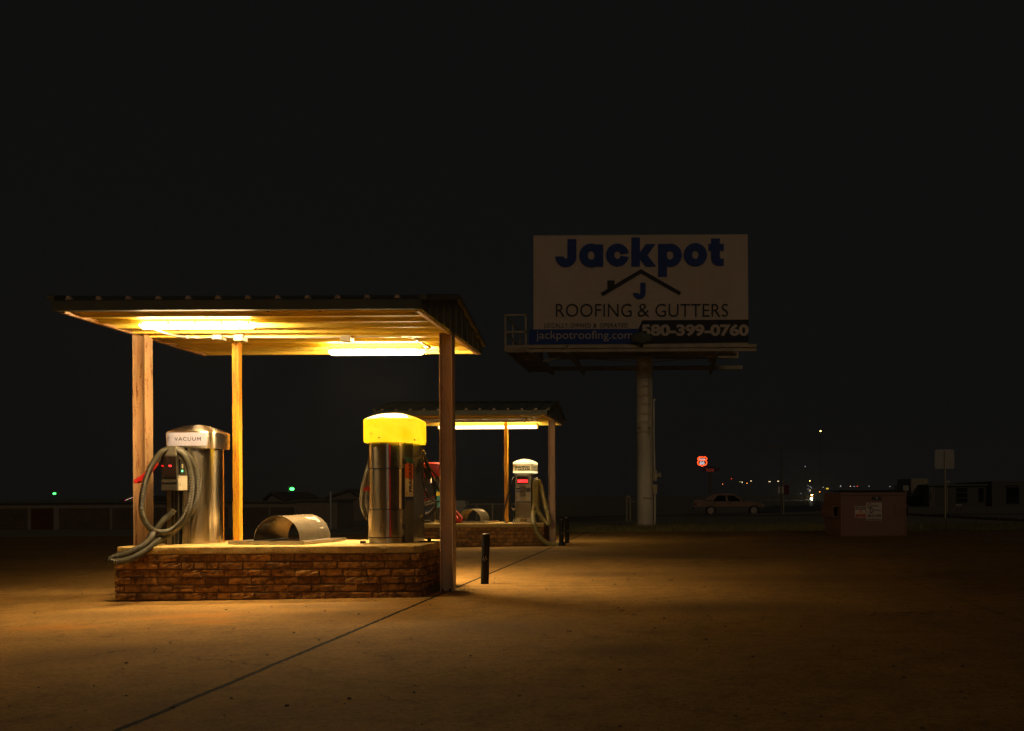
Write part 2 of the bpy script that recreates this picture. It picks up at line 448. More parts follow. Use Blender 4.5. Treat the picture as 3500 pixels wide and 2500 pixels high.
def dirt_mat():
    m, t, b = nt('dark_turf_soil'); b.inputs['Roughness'].default_value = 0.95
    w = coords(t, None, True)
    f = noise(t, w, 0.25, 6); g = noise(t, w, 6, 5)
    c = mix(t, ramp(t, f, [(0.4, 0.0), (0.65, 1.0)]), (0.31, 0.28, 0.18), (0.24, 0.22, 0.14))
    t.links.new(mix(t, ramp(t, g, [(0.45, 0.0), (0.7, 0.6)]), c, (0.36, 0.30, 0.2)), b.inputs['Base Color'])
    bump(t, b, g, 0.6, 0.03); return m
M['soil'] = dirt_mat()
M['asphalt'] = pm('worn_street_concrete', (0.32, 0.29, 0.22), 0.85, 0, (0.25, 0.225, 0.17), 0.6)
M['wet_road'] = pm('polished_highway', (0.10, 0.10, 0.075), 0.42, 0, (0.085, 0.085, 0.065), 0.1)
M['dim_pole'] = pm('weathered_dark_pole', (0.20, 0.17, 0.11), 0.7)
M['kerb'] = pm('kerb_concrete', (0.24, 0.20, 0.14), 0.9)
M['grass'] = pm('night_grass', (0.17, 0.17, 0.045), 0.7, 0, (0.22, 0.18, 0.07), 3)

def shell_plastic(name, c, dirt, amt, trans, glow, gs):
    m, t, b = nt(name); b.inputs['Roughness'].default_value = .35
    f = noise(t, coords(t), 9, 8, .65)
    cc = mix(t, ramp(t, f, [(amt, 0), (amt + .04, .8)]), c, dirt)
    t.links.new(cc, b.inputs['Base Color'])
    # lit from inside by its own bulb: uneven behind the plastic
    gl = mix(t, ramp(t, noise(t, coords(t), 5.5, 3), [(0.38, 0.0), (0.62, 1.0)]), tuple(x * 0.78 for x in glow), (glow[0] * 1.12, glow[1] * 1.16, glow[2] + .02))
    gl = mix(t, ramp(t, f, [(amt, 0), (amt + .04, .9)]), gl, (0.0, 0.0, 0.0))
    em = t.nodes.new('ShaderNodeEmission'); em.inputs['Strength'].default_value = gs; t.links.new(gl, em.inputs['Color'])
    m.cycles.emission_sampling = 'NONE'
    ad = t.nodes.new('ShaderNodeAddShader')
    tr = t.nodes.new('ShaderNodeBsdfTranslucent'); t.links.new(cc, tr.inputs['Color'])
    ms = t.nodes.new('ShaderNodeMixShader'); ms.inputs[0].default_value = trans
    t.links.new(b.outputs[0], ms.inputs[1]); t.links.new(tr.outputs[0], ms.inputs[2])
    t.links.new(ms.outputs[0], ad.inputs[0]); t.links.new(em.outputs[0], ad.inputs[1])
    t.links.new(ad.outputs[0], t.nodes['Material Output'].inputs['Surface'])
    return m

# ================================================================== GROUND
def axis(*parts):
    s = set()
    for a, b, n in parts:
        for i in range(n + 1): s.add(round(a + (b - a) * i / n, 3))
    return sorted(s)
GX = axis((-900, -60, 6), (-60, -8, 13), (-8, 2, 40), (2, 60, 15), (60, 900, 6))
GY = axis((-40, 0, 4), (0, 27, 18), (27, 60, 22), (60, 118, 10), (118, 200, 8), (200, 1500, 26), (1500, 2600, 4))
def sheet(x0, x1, y0, y1, dz):
    mb = MB()
    us = [x for x in GX if x0 <= x <= x1]; vs = [y for y in GY if y0 <= y <= y1]
    return mb.grid(lambda u, v: (u, v, gz(u, v) + dz), us, vs)
tag(obj('terrain', sheet(-900, 900, -40, 2600, -0.05), M['soil']), kind='structure')
tag(obj('concrete_pavement', sheet(-60, 60, -40, 27, 0.0), M['slab']), kind='structure')
tag(obj('cross_street', sheet(-60, 60, 60, 71.6, -0.02), M['asphalt']), kind='structure')
def ribbon(x_of_y, w, ys, dz):
    mb = MB()
    return mb.grid(lambda u, y: (x_of_y(y) + u * w, y, gz(0, y) + dz + (gz(x_of_y(y), y) - gz(0, y))), [-0.5, 0, 0.5], ys)
hx = lambda y: 0.1385 * y - 0.0
tag(obj('highway', ribbon(hx, 9.5, [y for y in GY if y >= 71], 0.03), M['wet_road']), kind='structure')
kb = MB()
for i in range(14):
    y0 = 30 + i * 2.4
    kb.beam((13.45, y0, gz(13.4, y0) - 0.02), (13.5, y0 + 2.39, gz(13.5, y0 + 2.4) - 0.02), 0.16, 0.16)
tag(obj('kerb', kb, M['kerb']), kind='structure')
kb = MB()
for i in range(16):
    a = Vector((4.6 + i * 0.42, 60.2 - i * -0.75, 0)); b = Vector((4.6 + (i + 1) * 0.42, 60.2 + (i + 1) * 0.75, 0))
    a.z = gz(a.x, a.y) + 0.0; b.z = gz(b.x, b.y) + 0.0
    kb.beam(a, a + (b - a) * 0.985, 0.2, 0.18)
tag(obj('kerb', kb, M['kerb']), kind='structure')

g = MB()
for i in range(26000):
    x = random.uniform(-7, 16); y = 26.6 + random.random() ** 1.7 * 9
    if y < 27.05 + 0.35 * math.sin(x * 1.7) * math.sin(x * 0.6 + 1): 
        if random.random() < 0.75: continue
    z = gz(x, y) - 0.05; h = random.uniform(0.06, 0.17); w = random.uniform(0.006, 0.014)
    a = random.random() * PI; lx = random.uniform(-0.07, 0.07); ly = random.uniform(-0.07, 0.07)
    g.add([(x - w*math.cos(a), y - w*math.sin(a), z), (x + w*math.cos(a), y + w*math.sin(a), z), (x + lx, y + ly, z + h)], [(0, 1, 2)])
tag(obj('grass', g, M['grass'], fix=False), 'dry short grass along the far edge of the concrete', 'grass', kind='stuff')

# weeds in the joint by the post
wd = MB()
for i in range(26):
    x = -2.11 + random.gauss(0, 0.05); y = 10.25 + random.gauss(0, 0.05); z = gz(x, y)
    lx, ly = random.gauss(0, 0.04), random.gauss(0, 0.04)
    wd.add([(x - .003, y, z), (x + .003, y, z), (x + lx, y + ly, z + random.uniform(.02, .06))], [(0, 1, 2)])
tag(obj('weed', wd, M['grass'], fix=False), 'small weed growing in the pavement joint beside the near brown post', 'weed')

# ================================================================== BRICK ISLAND
def island(x0, x1, y0, y1, top, label):
    root = thing('wash_island', (x0, y0, 0), label, 'island', 'brick vacuum islands')
    capz = top - 0.07
    core = MB(); core.box(x0 + .010, x1 - .010, y0 + .010, y1 - .010, -0.12, capz - 0.002)
    obj('mortar_bed', core, M['mortar'], root)
    bk = MB()
    ch = capz / 6.0
    def brick(o, ax, out, L, hh):
        o = Vector(o); ax = Vector(ax); out = Vector(out); up = Vector((0, 0, 1))
        us = [0, 0.0001, .14, .32, .5, .68, .86, .9999, 1]; vs = [0, 0.0002, .2, .5, .8, .9998, 1]
        prot = random.gauss(0.013, 0.003); tilt = random.gauss(0, .0012)
        chip = random.random()
        pts = []
        for j, v in enumerate(vs):
            for i, u in enumerate(us):
                edge = i in (0, 8) or j in (0, 6)
                rim = i in (1, 7) or j in (1, 5)
                d = -0.004 if edge else prot + tilt * (u - .5) * 2 + random.gauss(0, .0011) - (abs(random.gauss(0, .0028)) if rim else 0)
                if not edge and chip < .3 and ((v > .6 and chip < .18) or (u > .6 and chip >= .18)) and random.random() < .5: d -= random.uniform(.004, .012)
                uu, vv = u * L, v * hh
                if edge or rim:
                    uu += random.gauss(0, .0014); vv += random.gauss(0, .0013)
                pts.append(o + ax * uu + up * vv + out * d)
        n = len(us)
        bk.add(pts, [(j*n+i, j*n+i+1, (j+1)*n+i+1, (j+1)*n+i) for j in range(len(vs)-1) for i in range(n-1)], 0, False)
    def face(o, ax, out, L, rng):
        for c in range(6):
            x = -random.uniform(0.02, 0.09) - (0.112 if c % 2 else 0)
            while x < L:
                bl = random.choice((0.205, 0.208, 0.212, 0.20, 0.215)) if random.random() > .05 else 0.105
                a = max(x, 0.004); b = min(x + bl, L - 0.004)
                if b - a > 0.03:
                    brick(Vector(o) + Vector(ax) * a + Vector((0, 0, c * ch + .005 + random.gauss(0, .001))), ax, out, b - a, ch - 0.0125)
                x += bl + random.uniform(.010, .014)
    face((x0, y0 + .010, 0), (1, 0, 0), (0, -1, 0), x1 - x0, 0)
    face((x1 - .010, y0, 0), (0, 1, 0), (1, 0, 0), y1 - y0, 0)
    face((x1, y1 - .010, 0), (-1, 0, 0), (0, 1, 0), x1 - x0, 0)
    face((x0 + .010, y1, 0), (0, -1, 0), (-1, 0, 0), y1 - y0, 0)
    o = obj('brickwork', bk, M['brick'], root, fix=False)
    # cast cap with a slightly uneven rounded edge
    cp = MB(); N = 60; prof = [(0.0, 0.0), (-0.005, 0.010), (-0.006, 0.040), (-0.004, 0.062), (0.002, 0.068), (0.012, 0.070)]
    per = []
    def side(a, b, n, out):
        for i in range(n): per.append((Vector(a).lerp(Vector(b), i / n), Vector(out)))
    c = 0.025
    side((x0 + c, y0, 0), (x1 - c, y0, 0), 70, (0, -1, 0)); side((x1, y0 + c, 0), (x1, y1 - c, 0), 30, (1, 0, 0))
    side((x1 - c, y1, 0), (x0 + c, y1, 0), 70, (0, 1, 0)); side((x0, y1 - c, 0), (x0, y0 + c, 0), 30, (-1, 0, 0))
    rings = []
    for (inn, z) in prof:
        rings.append([p - out * (inn + random.gauss(0, .0016)) + Vector((0, 0, capz + z + random.gauss(0, .0010))) for p, out in per])
    inner = [Vector((x0 + .06 + (p.x - x0) * (x1 - x0 - .12) / (x1 - x0), y0 + .06 + (p.y - y0) * (y1 - y0 - .12) / (y1 - y0), top)) for p, out in per]
    rings.append(inner)
    cp.loft(rings)
    obj('concrete_cap', cp, M['cap'], root, angle=18)
    return root
isl1 = island(-5.235, -2.37, 9.6, 11.0, 0.50, 'near brick island with a concrete top under the larger canopy')
isl2 = copy_tree(isl1); isl2.location = isl1.location + Vector((-0.115, 10.05, -0.058))
isl2['label'] = 'far brick island behind the near post, holding the white topped machine'

# ================================================================== CANOPY
def canopy():
    x0, x1, y0, y1 = -5.36, -2.18, 8.88, 11.70; ym = (y0 + y1) / 2; zb = 2.594
    root = thing('canopy', (x0, y0, 0), 'larger near carport canopy with a yellowish ribbed underside', 'canopy', 'canopies over the vacuum islands')
    # ribbed underside, ribs along x
    prof = []; y = y0 + 0.03
    while y < y1 - 0.04:
        for dy, z in ((0, 0), (.070, 0), (.076, -.012), (.090, -.012), (.096, 0), (.152, 0), (.158, -.012), (.172, -.012), (.178, 0), (.236, 0), (.248, -.034), (.282, -.034), (.294, 0)):
            if y + dy < y1 - 0.03: prof.append((y + dy, zb + 0.018 + z))
        y += 0.305
    prof.append((y1 - 0.03, zb + 0.005))
    n = 2; cl = MB()
    xs = [x0 + 0.02, x1 - 0.05]
    cl.add([(x, a, z) for x in xs for a, z in prof], [(i, i + 1, len(prof) + i + 1, len(prof) + i) for i in range(len(prof) - 1)])
    cl.add([(x0 + .02, y0 + .03, zb + .05), (x1 - .05, y0 + .03, zb + .05), (x1 - .05, y1 - .03, zb + .05), (x0 + .02, y1 - .03, zb + .05)], [(0, 1, 2, 3)], 1)
    obj('ceiling_panel', cl, [M['ceiling'], M['roof_green']], root, fix=False)
    # roof slopes with ribs running up the slope
    zr = 2.952; ze = zb + 0.084
    rf = MB(); ends_l = []
    for s, ya in ((-1, y0), (1, y1)):
        prof = []; x = x0
        while x < x1 - 0.01:
            for dx, h in ((0, 0), (.10, 0), (.116, .030), (.140, .030), (.156, 0), (.259, 0)):
                if x + dx <= x1: prof.append((x + dx, h))
            x += 0.259
        prof.append((x1, 0))
        L = Vector((0, ym - ya, zr - ze)); nrm = Vector((0, -L.z * (1 if s < 0 else 1), abs(L.y)))
        nn = Vector((0, s * abs(L.z), abs(L.y))).normalized()
        k = len(prof)
        rf.add([Vector((px, ya - s * -0.0, ze)) + nn * h for px, h in prof] + [Vector((px, ym, zr)) + nn * h for px, h in prof],
               [(i, i + 1, k + i + 1, k + i) for i in range(k - 1)], 0, False)
        for i in range(int((x1 - x0) / .259)):
            xx = x0 + .259 * i
            q = [(xx + .1, 0), (xx + .116, .030), (xx + .140, .030), (xx + .156, 0)]
            yy = ya + s * 0.004
            ends = MB(); ends_l.append(ends); ends.add([Vector((a, yy, ze + .001)) + nn * h for a, h in q] + [Vector((a, yy - s * .03, ze + .001 + .005)) + nn * h * .98 for a, h in q],
                     [(0, 1, 2, 3), (0, 1, 5, 4), (1, 2, 6, 5), (2, 3, 7, 6)])
    obj('roof_sheet', rf, M['roof_green'], root, fix=False)
    for ends in ends_l: obj('rib_closure', ends, M['rib_end'], root)
    rc = MB(); rc.prism([(0, 0)], 0, 1) if False else None
    rc.add([(x0 - .02, ym - .14, zr - .005), (x1 + .02, ym - .14, zr - .005), (x1 + .02, ym, zr + .016), (x0 - .02, ym, zr + .016), (x0 - .02, ym + .14, zr - .005), (x1 + .02, ym + .14, zr - .005)],
           [(0, 1, 2, 3), (3, 2, 5, 4)])
    obj('ridge_cap', rc, M['roof_green'], root)
    fa = MB()
    fa.box(x0, x1, y0 - .012, y0 + .012, zb - .008, ze - .006); fa.box(x0, x1, y0 + .012, y0 + .05, zb - .008, zb + .001)
    obj('fascia', fa, M['roof_green'], root)
    fa = MB(); fa.box(x0, x1, y1 - .012, y1 + .012, zb - .008, ze - .006)
    obj('fascia', fa, M['roof_green'], root)
    for xa, out in ((x0, -1), (x1, 1)):
        ge = MB(); K = 12
        a, b = (xa - .008, xa + .008)
        poly = [(y0 - .012, zb - .008), (y1 + .012, zb - .008), (y1 + .012, ze + .03), (ym, zr + .03), (y0 - .012, ze + .03)]
        ge.add([(a, y, z) for y, z in poly] + [(b, y, z) for y, z in poly],
               [(0, 1, 2, 3, 4), (9, 8, 7, 6, 5)] + [(i, (i + 1) % 5, (i + 1) % 5 + 5, i + 5) for i in range(5)])
        for i in range(1, 10):       # vertical ribs of the gable sheet
            yy = y0 + i * .282; zt = ze + (zr - ze) * (1 - abs(yy - ym) / (ym - y0))
            ge.box(min(xa + out * .008, xa + out * .022), max(xa + out * .008, xa + out * .022), yy - .02, yy + .02, zb, zt)
        obj('gable_end', ge, M['roof_green'], root)
        tr = MB()
        for (ya, za, yb, zb2) in ((y0 - .01, ze + .012, ym, zr + .012), (y1 + .01, ze + .012, ym, zr + .012)):
            tr.beam((xa + out * .02, ya, za), (xa + out * .02, yb, zb2), .06, .05)
        obj('rake_trim', tr, M['roof_green'], root)
        # steel channel along the edge, open side inwards
        ch = MB()
        xi = xa - out * 0.06
        ch.box(min(xa - out*.012, xa - out*.020), max(xa - out*.012, xa - out*.020), y0 + .06, y1 - .04, zb - .012, zb + .06)
        ch.box(min(xa - out*.020, xi), max(xa - out*.020, xi), y0 + .06, y1 - .04, zb - .020, zb - .012); ch.box(min(xi, xi - out*.006), max(xi, xi - out*.006), y0 + .06, y1 - .04, zb - .012, zb + .004)
        obj('edge_channel', ch, M['post_brown'] if out > 0 else M['post_pink'], root)
    # cross beam that the posts carry
    bm_ = MB(); bm_.box(x0 + .07, x1 - .09, 10.24, 10.27, zb - .03, zb + .002); 
    obj('cross_beam', bm_, M['ceiling'], root, bevel=.003)
    def h_post(xa, xb, mat):
        p = MB(); ya, yb = 10.15, 10.30; t = 0.010
        p.box(xa, xa + t, ya, yb, -0.05, zb - .002); p.box(xb - t, xb, ya, yb, -0.05, zb - .002)
        p.box(xa + t, xb - t, (ya + yb)/2 - .004, (ya + yb)/2 + .004, -0.05, zb - .004)
        o = obj('post', p, mat, root, bevel=.002)
        b = MB(); b.box(xa - .03, xb + .03, ya - .03, yb + .03, -0.05, 0.014)
        for sx in (xa + .03, xb - .03): b.cyl((sx, ya - .012, .0), (sx, ya - .012, .045), .010, n=8)
        obj('base_plate', b, M['dark_steel'], o)
        return o
    h_post(-5.352, -5.225, M['post_pink'])
    h_post(-2.312, -2.184, M['post_brown'])
    p = MB(); p.box(-4.592, -4.522, 10.68, 10.76, 0.50, zb - .01)
    o = obj('post', p, M['post_yellow'], root, bevel=.004)
    b = MB(); b.box(-4.605, -4.512, 10.67, 10.775, 0.497, 0.508); obj('base_plate', b, M['post_yellow'], o)
    # foot bracket that ties the right post to the island
    b = MB(); b.box(-2.56, -2.314, 10.30, 10.36, .500, .511); b.cyl((-2.46, 10.33, .511), (-2.46, 10.33, .552), .012, n=8); b.cyl((-2.46, 10.33, .511), (-2.46, 10.33, .53), .022, n=6)
    obj('anchor_bracket', b, M['dark_steel'], root)
    rs = random.Random(3)
    for i in range(14):
        x = rs.uniform(x0 + .3, x1 - .3); y = y0 + .03 + .305 * rs.randint(0, 8) + rs.choice((.03, .12, .21))
        sw = MB(); sw.cyl((x, y, zb - .004), (x, y, zb + .006), .007, n=6); obj('roof_screw', sw, M['dark_steel'], root)
    return root
can1 = canopy()
can2 = copy_tree(can1); can2.location = can1.location + Vector((-0.14, 10.05, -0.115))
mid = [o for o in can2.children if o.name.startswith('post')][2]; mid.location.x += 1.32     # its middle post stands nearer the right end
can2['label'] = 'smaller far canopy behind the near post, lit by one long tube'

# ------------------------------------------------------------------ canopy lights
def vapor_light(x0, x1, y, z, label, down=1.0, side=1.0):
    root = thing('light_fixture', ((x0 + x1)/2, y, z), label, 'light', 'lit fixtures under the near canopy')
    a = 0.056
    def ring(x, w, zc, hz, n=18, half=-1):
        return [(x, y + w*math.cos(PI*i/n), zc + half*hz*math.sin(PI*i/n)) for i in range(n+1)]
    def shell(half, hz, infl, zc):
        rs = []; N = 26
        for i in range(N + 1):
            t = i / N; x = x0 + (x1 - x0) * t
            e = min(t, 1 - t) * (x1 - x0) / 0.055
            k = math.sqrt(max(0, 1 - (1 - min(1, e))**2)) if e < 1 else 1
            k = max(k, 0.12)
            rs.append(ring(x, a * infl * k, zc, hz * k, half=half))
        return rs
    ho = MB(); ho.loft(shell(1, .045, 1.06, z + .038)); ho.loft(shell(-1, .014, 1.06, z + .038))
    obj('housing', ho, M['fixture_white'], root)
    df = MB()
    N = 28; rs = []
    for i in range(N + 1):
        t_ = i / N; x = x0 + (x1 - x0) * t_; e = min(t_, 1 - t_) * (x1 - x0) / 0.055
        k = max(.12, math.sqrt(max(0, 1 - (1 - min(1, e))**2)))
        ring_ = []
        for q in range(21):
            an = PI * (-.22 + 1.44 * q / 20)          # the lens bulges, so its shoulders also face a little upwards
            ring_.append((x, y + a * .98 * k * math.cos(an), z + .012 - .038 * k * math.sin(an)))
        rs.append(ring_)
    df.loft(rs)
    obj('diffuser', df, M['lamp'], root)
    xm = (x0 + x1) / 2; L = x1 - x0 - .06
    area(root, (xm, y, z - .030), (0, 0, -1), L, .085, 300 * down, LAMP, 138)
    for s in (-1, 1): area(root, (xm, y + s * .062, z + .014), (0, s, .20), L, .030, 290 * side, LAMP)
    for i in range(5):
        c = MB(); cx = x0 + .05 + (x1 - x0 - .1) * i / 4
        for s in (-1, 1): c.box(cx - .009, cx + .009, y + s*.054 - .006, y + s*.054 + .006, z + .008, z + .046)
        obj('clip', c, M['alu'], root)
    return root
vapor_light(-4.935, -3.845, 9.48, 2.545, 'long glowing white light fixture at the front left of the near ceiling', .55, 1.3)
vapor_light(-3.715, -2.668, 11.06, 2.515, 'long glowing white light fixture at the back right of the near ceiling', 1.65, 1.8)

# conduit run with boxes on the near ceiling
cr = thing('conduit_run', (-4.2, 10.25, 2.56), 'painted conduit with three junction boxes along the near ceiling', 'conduit')
cd = MB(); zc = 2.572
cd.tube([P(520, 1122, 9.55), P(560, 1138, 9.7), P(600, 1148, 10.0), P(632, 1152, 10.2), P(665, 1152.5, 10.25), P(726, 1152, 10.25)], .012, 10)
cd.tube([P(757, 1148, 10.25), P(775, 1150, 10.25), P(797, 1153, 10.25)], .012, 10)
cd.tube([P(828, 1152, 10.25), P(900, 1152.5, 10.25), P(1000, 1153, 10.25), P(1100, 1153, 10.25), P(1166, 1152.5, 10.25)], .012, 10)
cd.tube([P(1203, 1152, 10.25), P(1280, 1151, 10.25), P(1360, 1149, 10.28), P(1392, 1150, 10.35), P(1418, 1158, 10.55), P(1445, 1173, 10.85), P(1470, 1188, 11.05), P(1455, 1194, 11.06)], .012, 10)
for (a, yy, d) in ((640, 1152, 10.22), (675, 1152.5, 10.25), (1365, 1149, 10.28), (1420, 1159, 10.57), (1433, 1166, 10.72)):
    q = P(a, yy, d); cd.cyl(q - Vector((.022, 0, 0)), q + Vector((.022, 0, 0)), .018, n=12)
obj('conduit', cd, M['fixture_white'], cr)
for (a, b, y0_, y1_) in ((724, 755, 1143, 1160), (797, 828, 1142, 1164), (1163, 1197, 1146, 1166)):
    p = P(a, y1_, 10.2); q = P(b, y0_, 10.2)
    bx = MB(); bx.box(p.x, q.x, 10.2, 10.33, p.z, q.z)
    o = obj('junction_box', bx, M['fixture_white'], cr, bevel=.004)
    sc_ = MB()
    for sx in (p.x + .012, q.x - .012): sc_.cyl((sx, 10.1985, (p.z+q.z)/2), (sx, 10.202, (p.z+q.z)/2), .005, n=8)
    obj('screw', sc_, M['alu'], o)

# strip lights of the far canopy
def strip_light(name, xa, xb, y, z, lit, label):
    root = thing('light_fixture', ((xa + xb)/2, y, z), label, 'light')
    h = MB(); h.prism([(0, 0)] * 3, 0, 0) if False else None
    s = [(y - .065, z + .05), (y + .065, z + .05), (y + .065, z + .085), (y + .03, z + .11), (y - .03, z + .11), (y - .065, z + .085)]
    h.add([(x, a, b) for x in (xa, xb) for a, b in s], [tuple(range(6)), tuple(range(6, 12))] + [(i, (i+1) % 6, (i+1) % 6 + 6, i + 6) for i in range(6)])
    obj('housing', h, M['fixture_white'], root)
    for x in (xa, xb):
        e = MB(); e.box(x - .012, x + .012, y - .066, y + .066, z - .012, z + .086); obj('end_cap', e, M['fixture_white'], root, bevel=.006)
    d = MB()
    rg = lambda x: [(x, y + .056*math.cos(a), z + .045 + .05*math.sin(a)) for a in [PI + PI*i/12 for i in range(13)]]
    d.loft([rg(xa + .013), rg(xb - .013)])
    obj('diffuser', d, M['tube'] if lit else M['fixture_white'], root)
    if lit:
        xm = (xa + xb) / 2; L = xb - xa - .06
        area(root, (xm, y, z - .010), (0, 0, -1), L, .085, 105, (1.0, 0.74, 0.36), 145)
        for s in (-1, 1): area(root, (xm, y + s * .070, z + .04), (0, s, .35), L, .040, 75, (1.0, 0.74, 0.36))
    return root
q0 = P(1500, 1464, 20.9); q1 = P(1838, 1464, 20.9)
strip_light('lit', q0.x, q1.x, 20.9, 2.352, True, 'long lit tube fixture under the far canopy, crossed by its middle post')
q0 = P(1432, 1440, 19.75); q1 = P(1793, 1440, 19.75)
strip_light('dark', q0.x, q1.x, 19.75, 2.40, False, 'unlit white strip fixture in front of the lit tube of the far canopy')
w = MB(); w.tube([P(1793, 1430, 19.75), P(1808, 1432, 19.9), P(1822, 1429, 20.1), P(1831, 1434, 20.4)], .012, 8); w.tube([P(1793, 1437, 19.75), P(1812, 1440, 20.0), P(1832, 1436, 20.4)], .012, 8)
tag(obj('electrical_cable', w, M['dark_steel']), 'short loose cable between the fixtures of the far canopy', 'cable')

# ================================================================== ARCHED METAL COVERS
def arch_cover():
    root = thing('arched_cover', (-3.9, 10.1, .5), 'open half barrel metal cover on a tray, on the near island', 'metal cover', 'half barrel covers on the islands')
    tr = MB(); cx, cy = -3.885, 10.36; w, d = .80, .86; z0, z1 = .506, .530
    tr.box(cx - w/2, cx + w/2, cy - d/2, cy + d/2, z0, z1 - .004)
    for a in ((cx - w/2, cx + w/2, cy - d/2, cy - d/2 + .012), (cx - w/2, cx + w/2, cy + d/2 - .012, cy + d/2), (cx - w/2, cx - w/2 + .012, cy - d/2 + .012, cy + d/2 - .012), (cx + w/2 - .012, cx + w/2, cy - d/2 + .012, cy + d/2 - .012)):
        tr.box(*a, z1 - .004, z1 + .004)
    tr.rot((cx, cy, 0), R(-9))
    obj('tray', tr, M['alu'], root, bevel=.002)
    ar = MB(); N = 40; xc, r, hz = -3.890, .232, .248; ya, yb = 10.09, 10.90
    out = [(xc + r*math.cos(PI*i/N), .530 + hz*math.sin(PI*i/N)) for i in range(N+1)]
    inn = [(xc + (r - .004)*math.cos(PI*i/N), .530 + (hz - .004)*math.sin(PI*i/N)) for i in range(N+1)]
    ar.loft([[(x, ya, z) for x, z in out], [(x, yb, z) for x, z in out]], closed=False, cap0=False, cap1=False)
    ar.loft([[(x, ya, z) for x, z in inn], [(x, yb, z) for x, z in inn]], closed=False, cap0=False, cap1=False)
    for y in (ya, yb): ar.add([(x, y, z) for x, z in out + inn], [(i, i+1, N+2+i, N+1+i) for i in range(N)])
    ar.rot((xc, 10.5, 0), R(-2))
    obj('arched_sheet', ar, M['alu_warm'], root, fix=False)
    st = MB()
    f = lambda a, y: (xc + (r + .0015)*math.cos(a), y, .530 + (hz + .0015)*math.sin(a))
    for (a, y, w_, h_) in ((1.15, 10.55, .07, .05), (1.12, 10.64, .05, .05), (1.1, 10.72, .06, .05), (.9, 10.72, .05, .03), (.48, 10.66, .09, .012)):
        st.add([f(a, y), f(a, y + w_), f(a - h_/r, y + w_), f(a - h_/r, y)], [(0, 1, 2, 3)])
    st.rot((xc, 10.5, 0), R(-2))
    obj('sticker_remnant', st, M['white_paint'], root)
    return root
M['alu_warm'] = pm('worn_aluminium_sheet', (0.44, 0.37, 0.25), 0.36, 0.85, (0.32, 0.26, 0.17), 5, bmp=0.05, bscale=14, rvar=0.1)
ac = arch_cover()
for k in range(1):
    a2 = copy_tree(ac); a2.location = ac.location + Vector((-.105, 10.05, -.058))
    a2['label'] = 'open half barrel metal cover on a tray, on the far island'

# ================================================================== BOLLARDS
def bollard():
    root = thing('bollard', (0, 0, 0), 'leaning black pipe bollard beside the near brown post', 'bollard', 'black pipe bollards')
    p = MB(); p.cyl((0, 0, -.05), (.016, 0, .535), .0435, n=28)
    obj('pipe', p, M['bollard_black'], root)
    c = MB(); c.cyl((.0158, 0, .5352), (.016, 0, .541), .036, n=28, sm=False)
    obj('cap', c, M['concrete_pale'], root)
    s = MB()
    for i in range(14):
        a = -1.9 + .07*i; z = .258 + .018*math.sin(i*.9) + .0018*i
        s.add([(.0445*math.cos(a) + .007, .0445*math.sin(a), z), (.0445*math.cos(a+.06) + .007, .0445*math.sin(a+.06), z+.002), (.0445*math.cos(a+.06)+.007, .0445*math.sin(a+.06), z+.010), (.0445*math.cos(a)+.007, .0445*math.sin(a), z+.009)], [(0,1,2,3)])
    obj('scuff', s, M['white_paint'], root)
    return root
b0 = bollard(); b0.location = (-2.035, 11.04, gz(-2.03, 11.04))
for (x, y, dz, lean, lab) in ((-2.13, 19.5, -.035, -.02, 'black bollard at the foot of the far canopy post, with hose end behind it'),
                              (-2.155, 20.85, -.03, -.055, 'rear black bollard nearest the grass, right of the far canopy')):
    c = copy_tree(b0); c.location = (x, y, gz(x, y) + dz); c.rotation_euler = (0, lean, R(40)); c['label'] = lab

# ================================================================== VACUUM MACHINES
def sup(a, b, n, N=72):
    o = []
    for i in range(N):
        t = 2*PI*i/N; c, s = math.cos(t), math.sin(t)
        o.append((a*math.copysign(abs(c)**(2/n), c), b*math.copysign(abs(s)**(2/n), s)))
    return o
def dome(cx, cy, a, b, z0, z1, zt, n=5.0, lip=0.014):
    mb = MB(); base = sup(a, b, n)
    rg = lambda k, z: [(cx + x*k, cy + y*k, z) for x, y in base]
    rings = [rg(.80, z0 + .004), rg(.975, z0), rg(1.0, z0 + lip), rg(1.0, z1 - .022), rg(.992, z1 - .008), rg(.965, z1)]
    for k in (.90, .80, .68, .54, .40, .26, .12):
        rings.append(rg(k, z1 + (zt - z1)*(1 - (k/.965)**2)))
    mb.loft(rings)
    return mb
def front_y(cy, b, a, n, dx): return cy - b*(max(0, 1 - abs(dx/a)**n))**(1/n)

# ---- machine 1: steel cylinder with VACUUM label
v1 = thing('vacuum_machine', (-4.83, 10.42, .5), 'stainless vacuum machine with a VACUUM sign and a grey hose looped in front', 'vacuum machine')
cx, cy = -4.825, 10.42
b = MB(); b.cyl((cx, cy, .5), (cx, cy, 1.462), .24, n=72); o = obj('body', b, M['steel'], v1)
d = dome(cx, cy, .255, .255, 1.452, 1.622, 1.700, 4.5); o = obj('dome', d, M['steel_dome'], v1, angle=50)
N1 = 4.5
def on_dome1(off):
    return lambda x, z: (cx - .208 + x, front_y(cy, .255, .255, N1, -.208 + x) - off, 1.476 + z)
l = MB(); f = on_dome1(.002)
l.grid(lambda u, v: f(u, v), [.402*i/24 for i in range(25)], [0, .066, .131])
lab = obj('sign_panel', l, M['white_label'], o, fix=False)
t = MB(); f2 = on_dome1(.0035); t.text('VACUUM', lambda x, z: f2(x + .088, z + .049), .262, .037, .004, 1.15); obj('lettering', t, M['black_ink'], lab)
t = MB()
f3 = lambda x, z: f2(x, z)
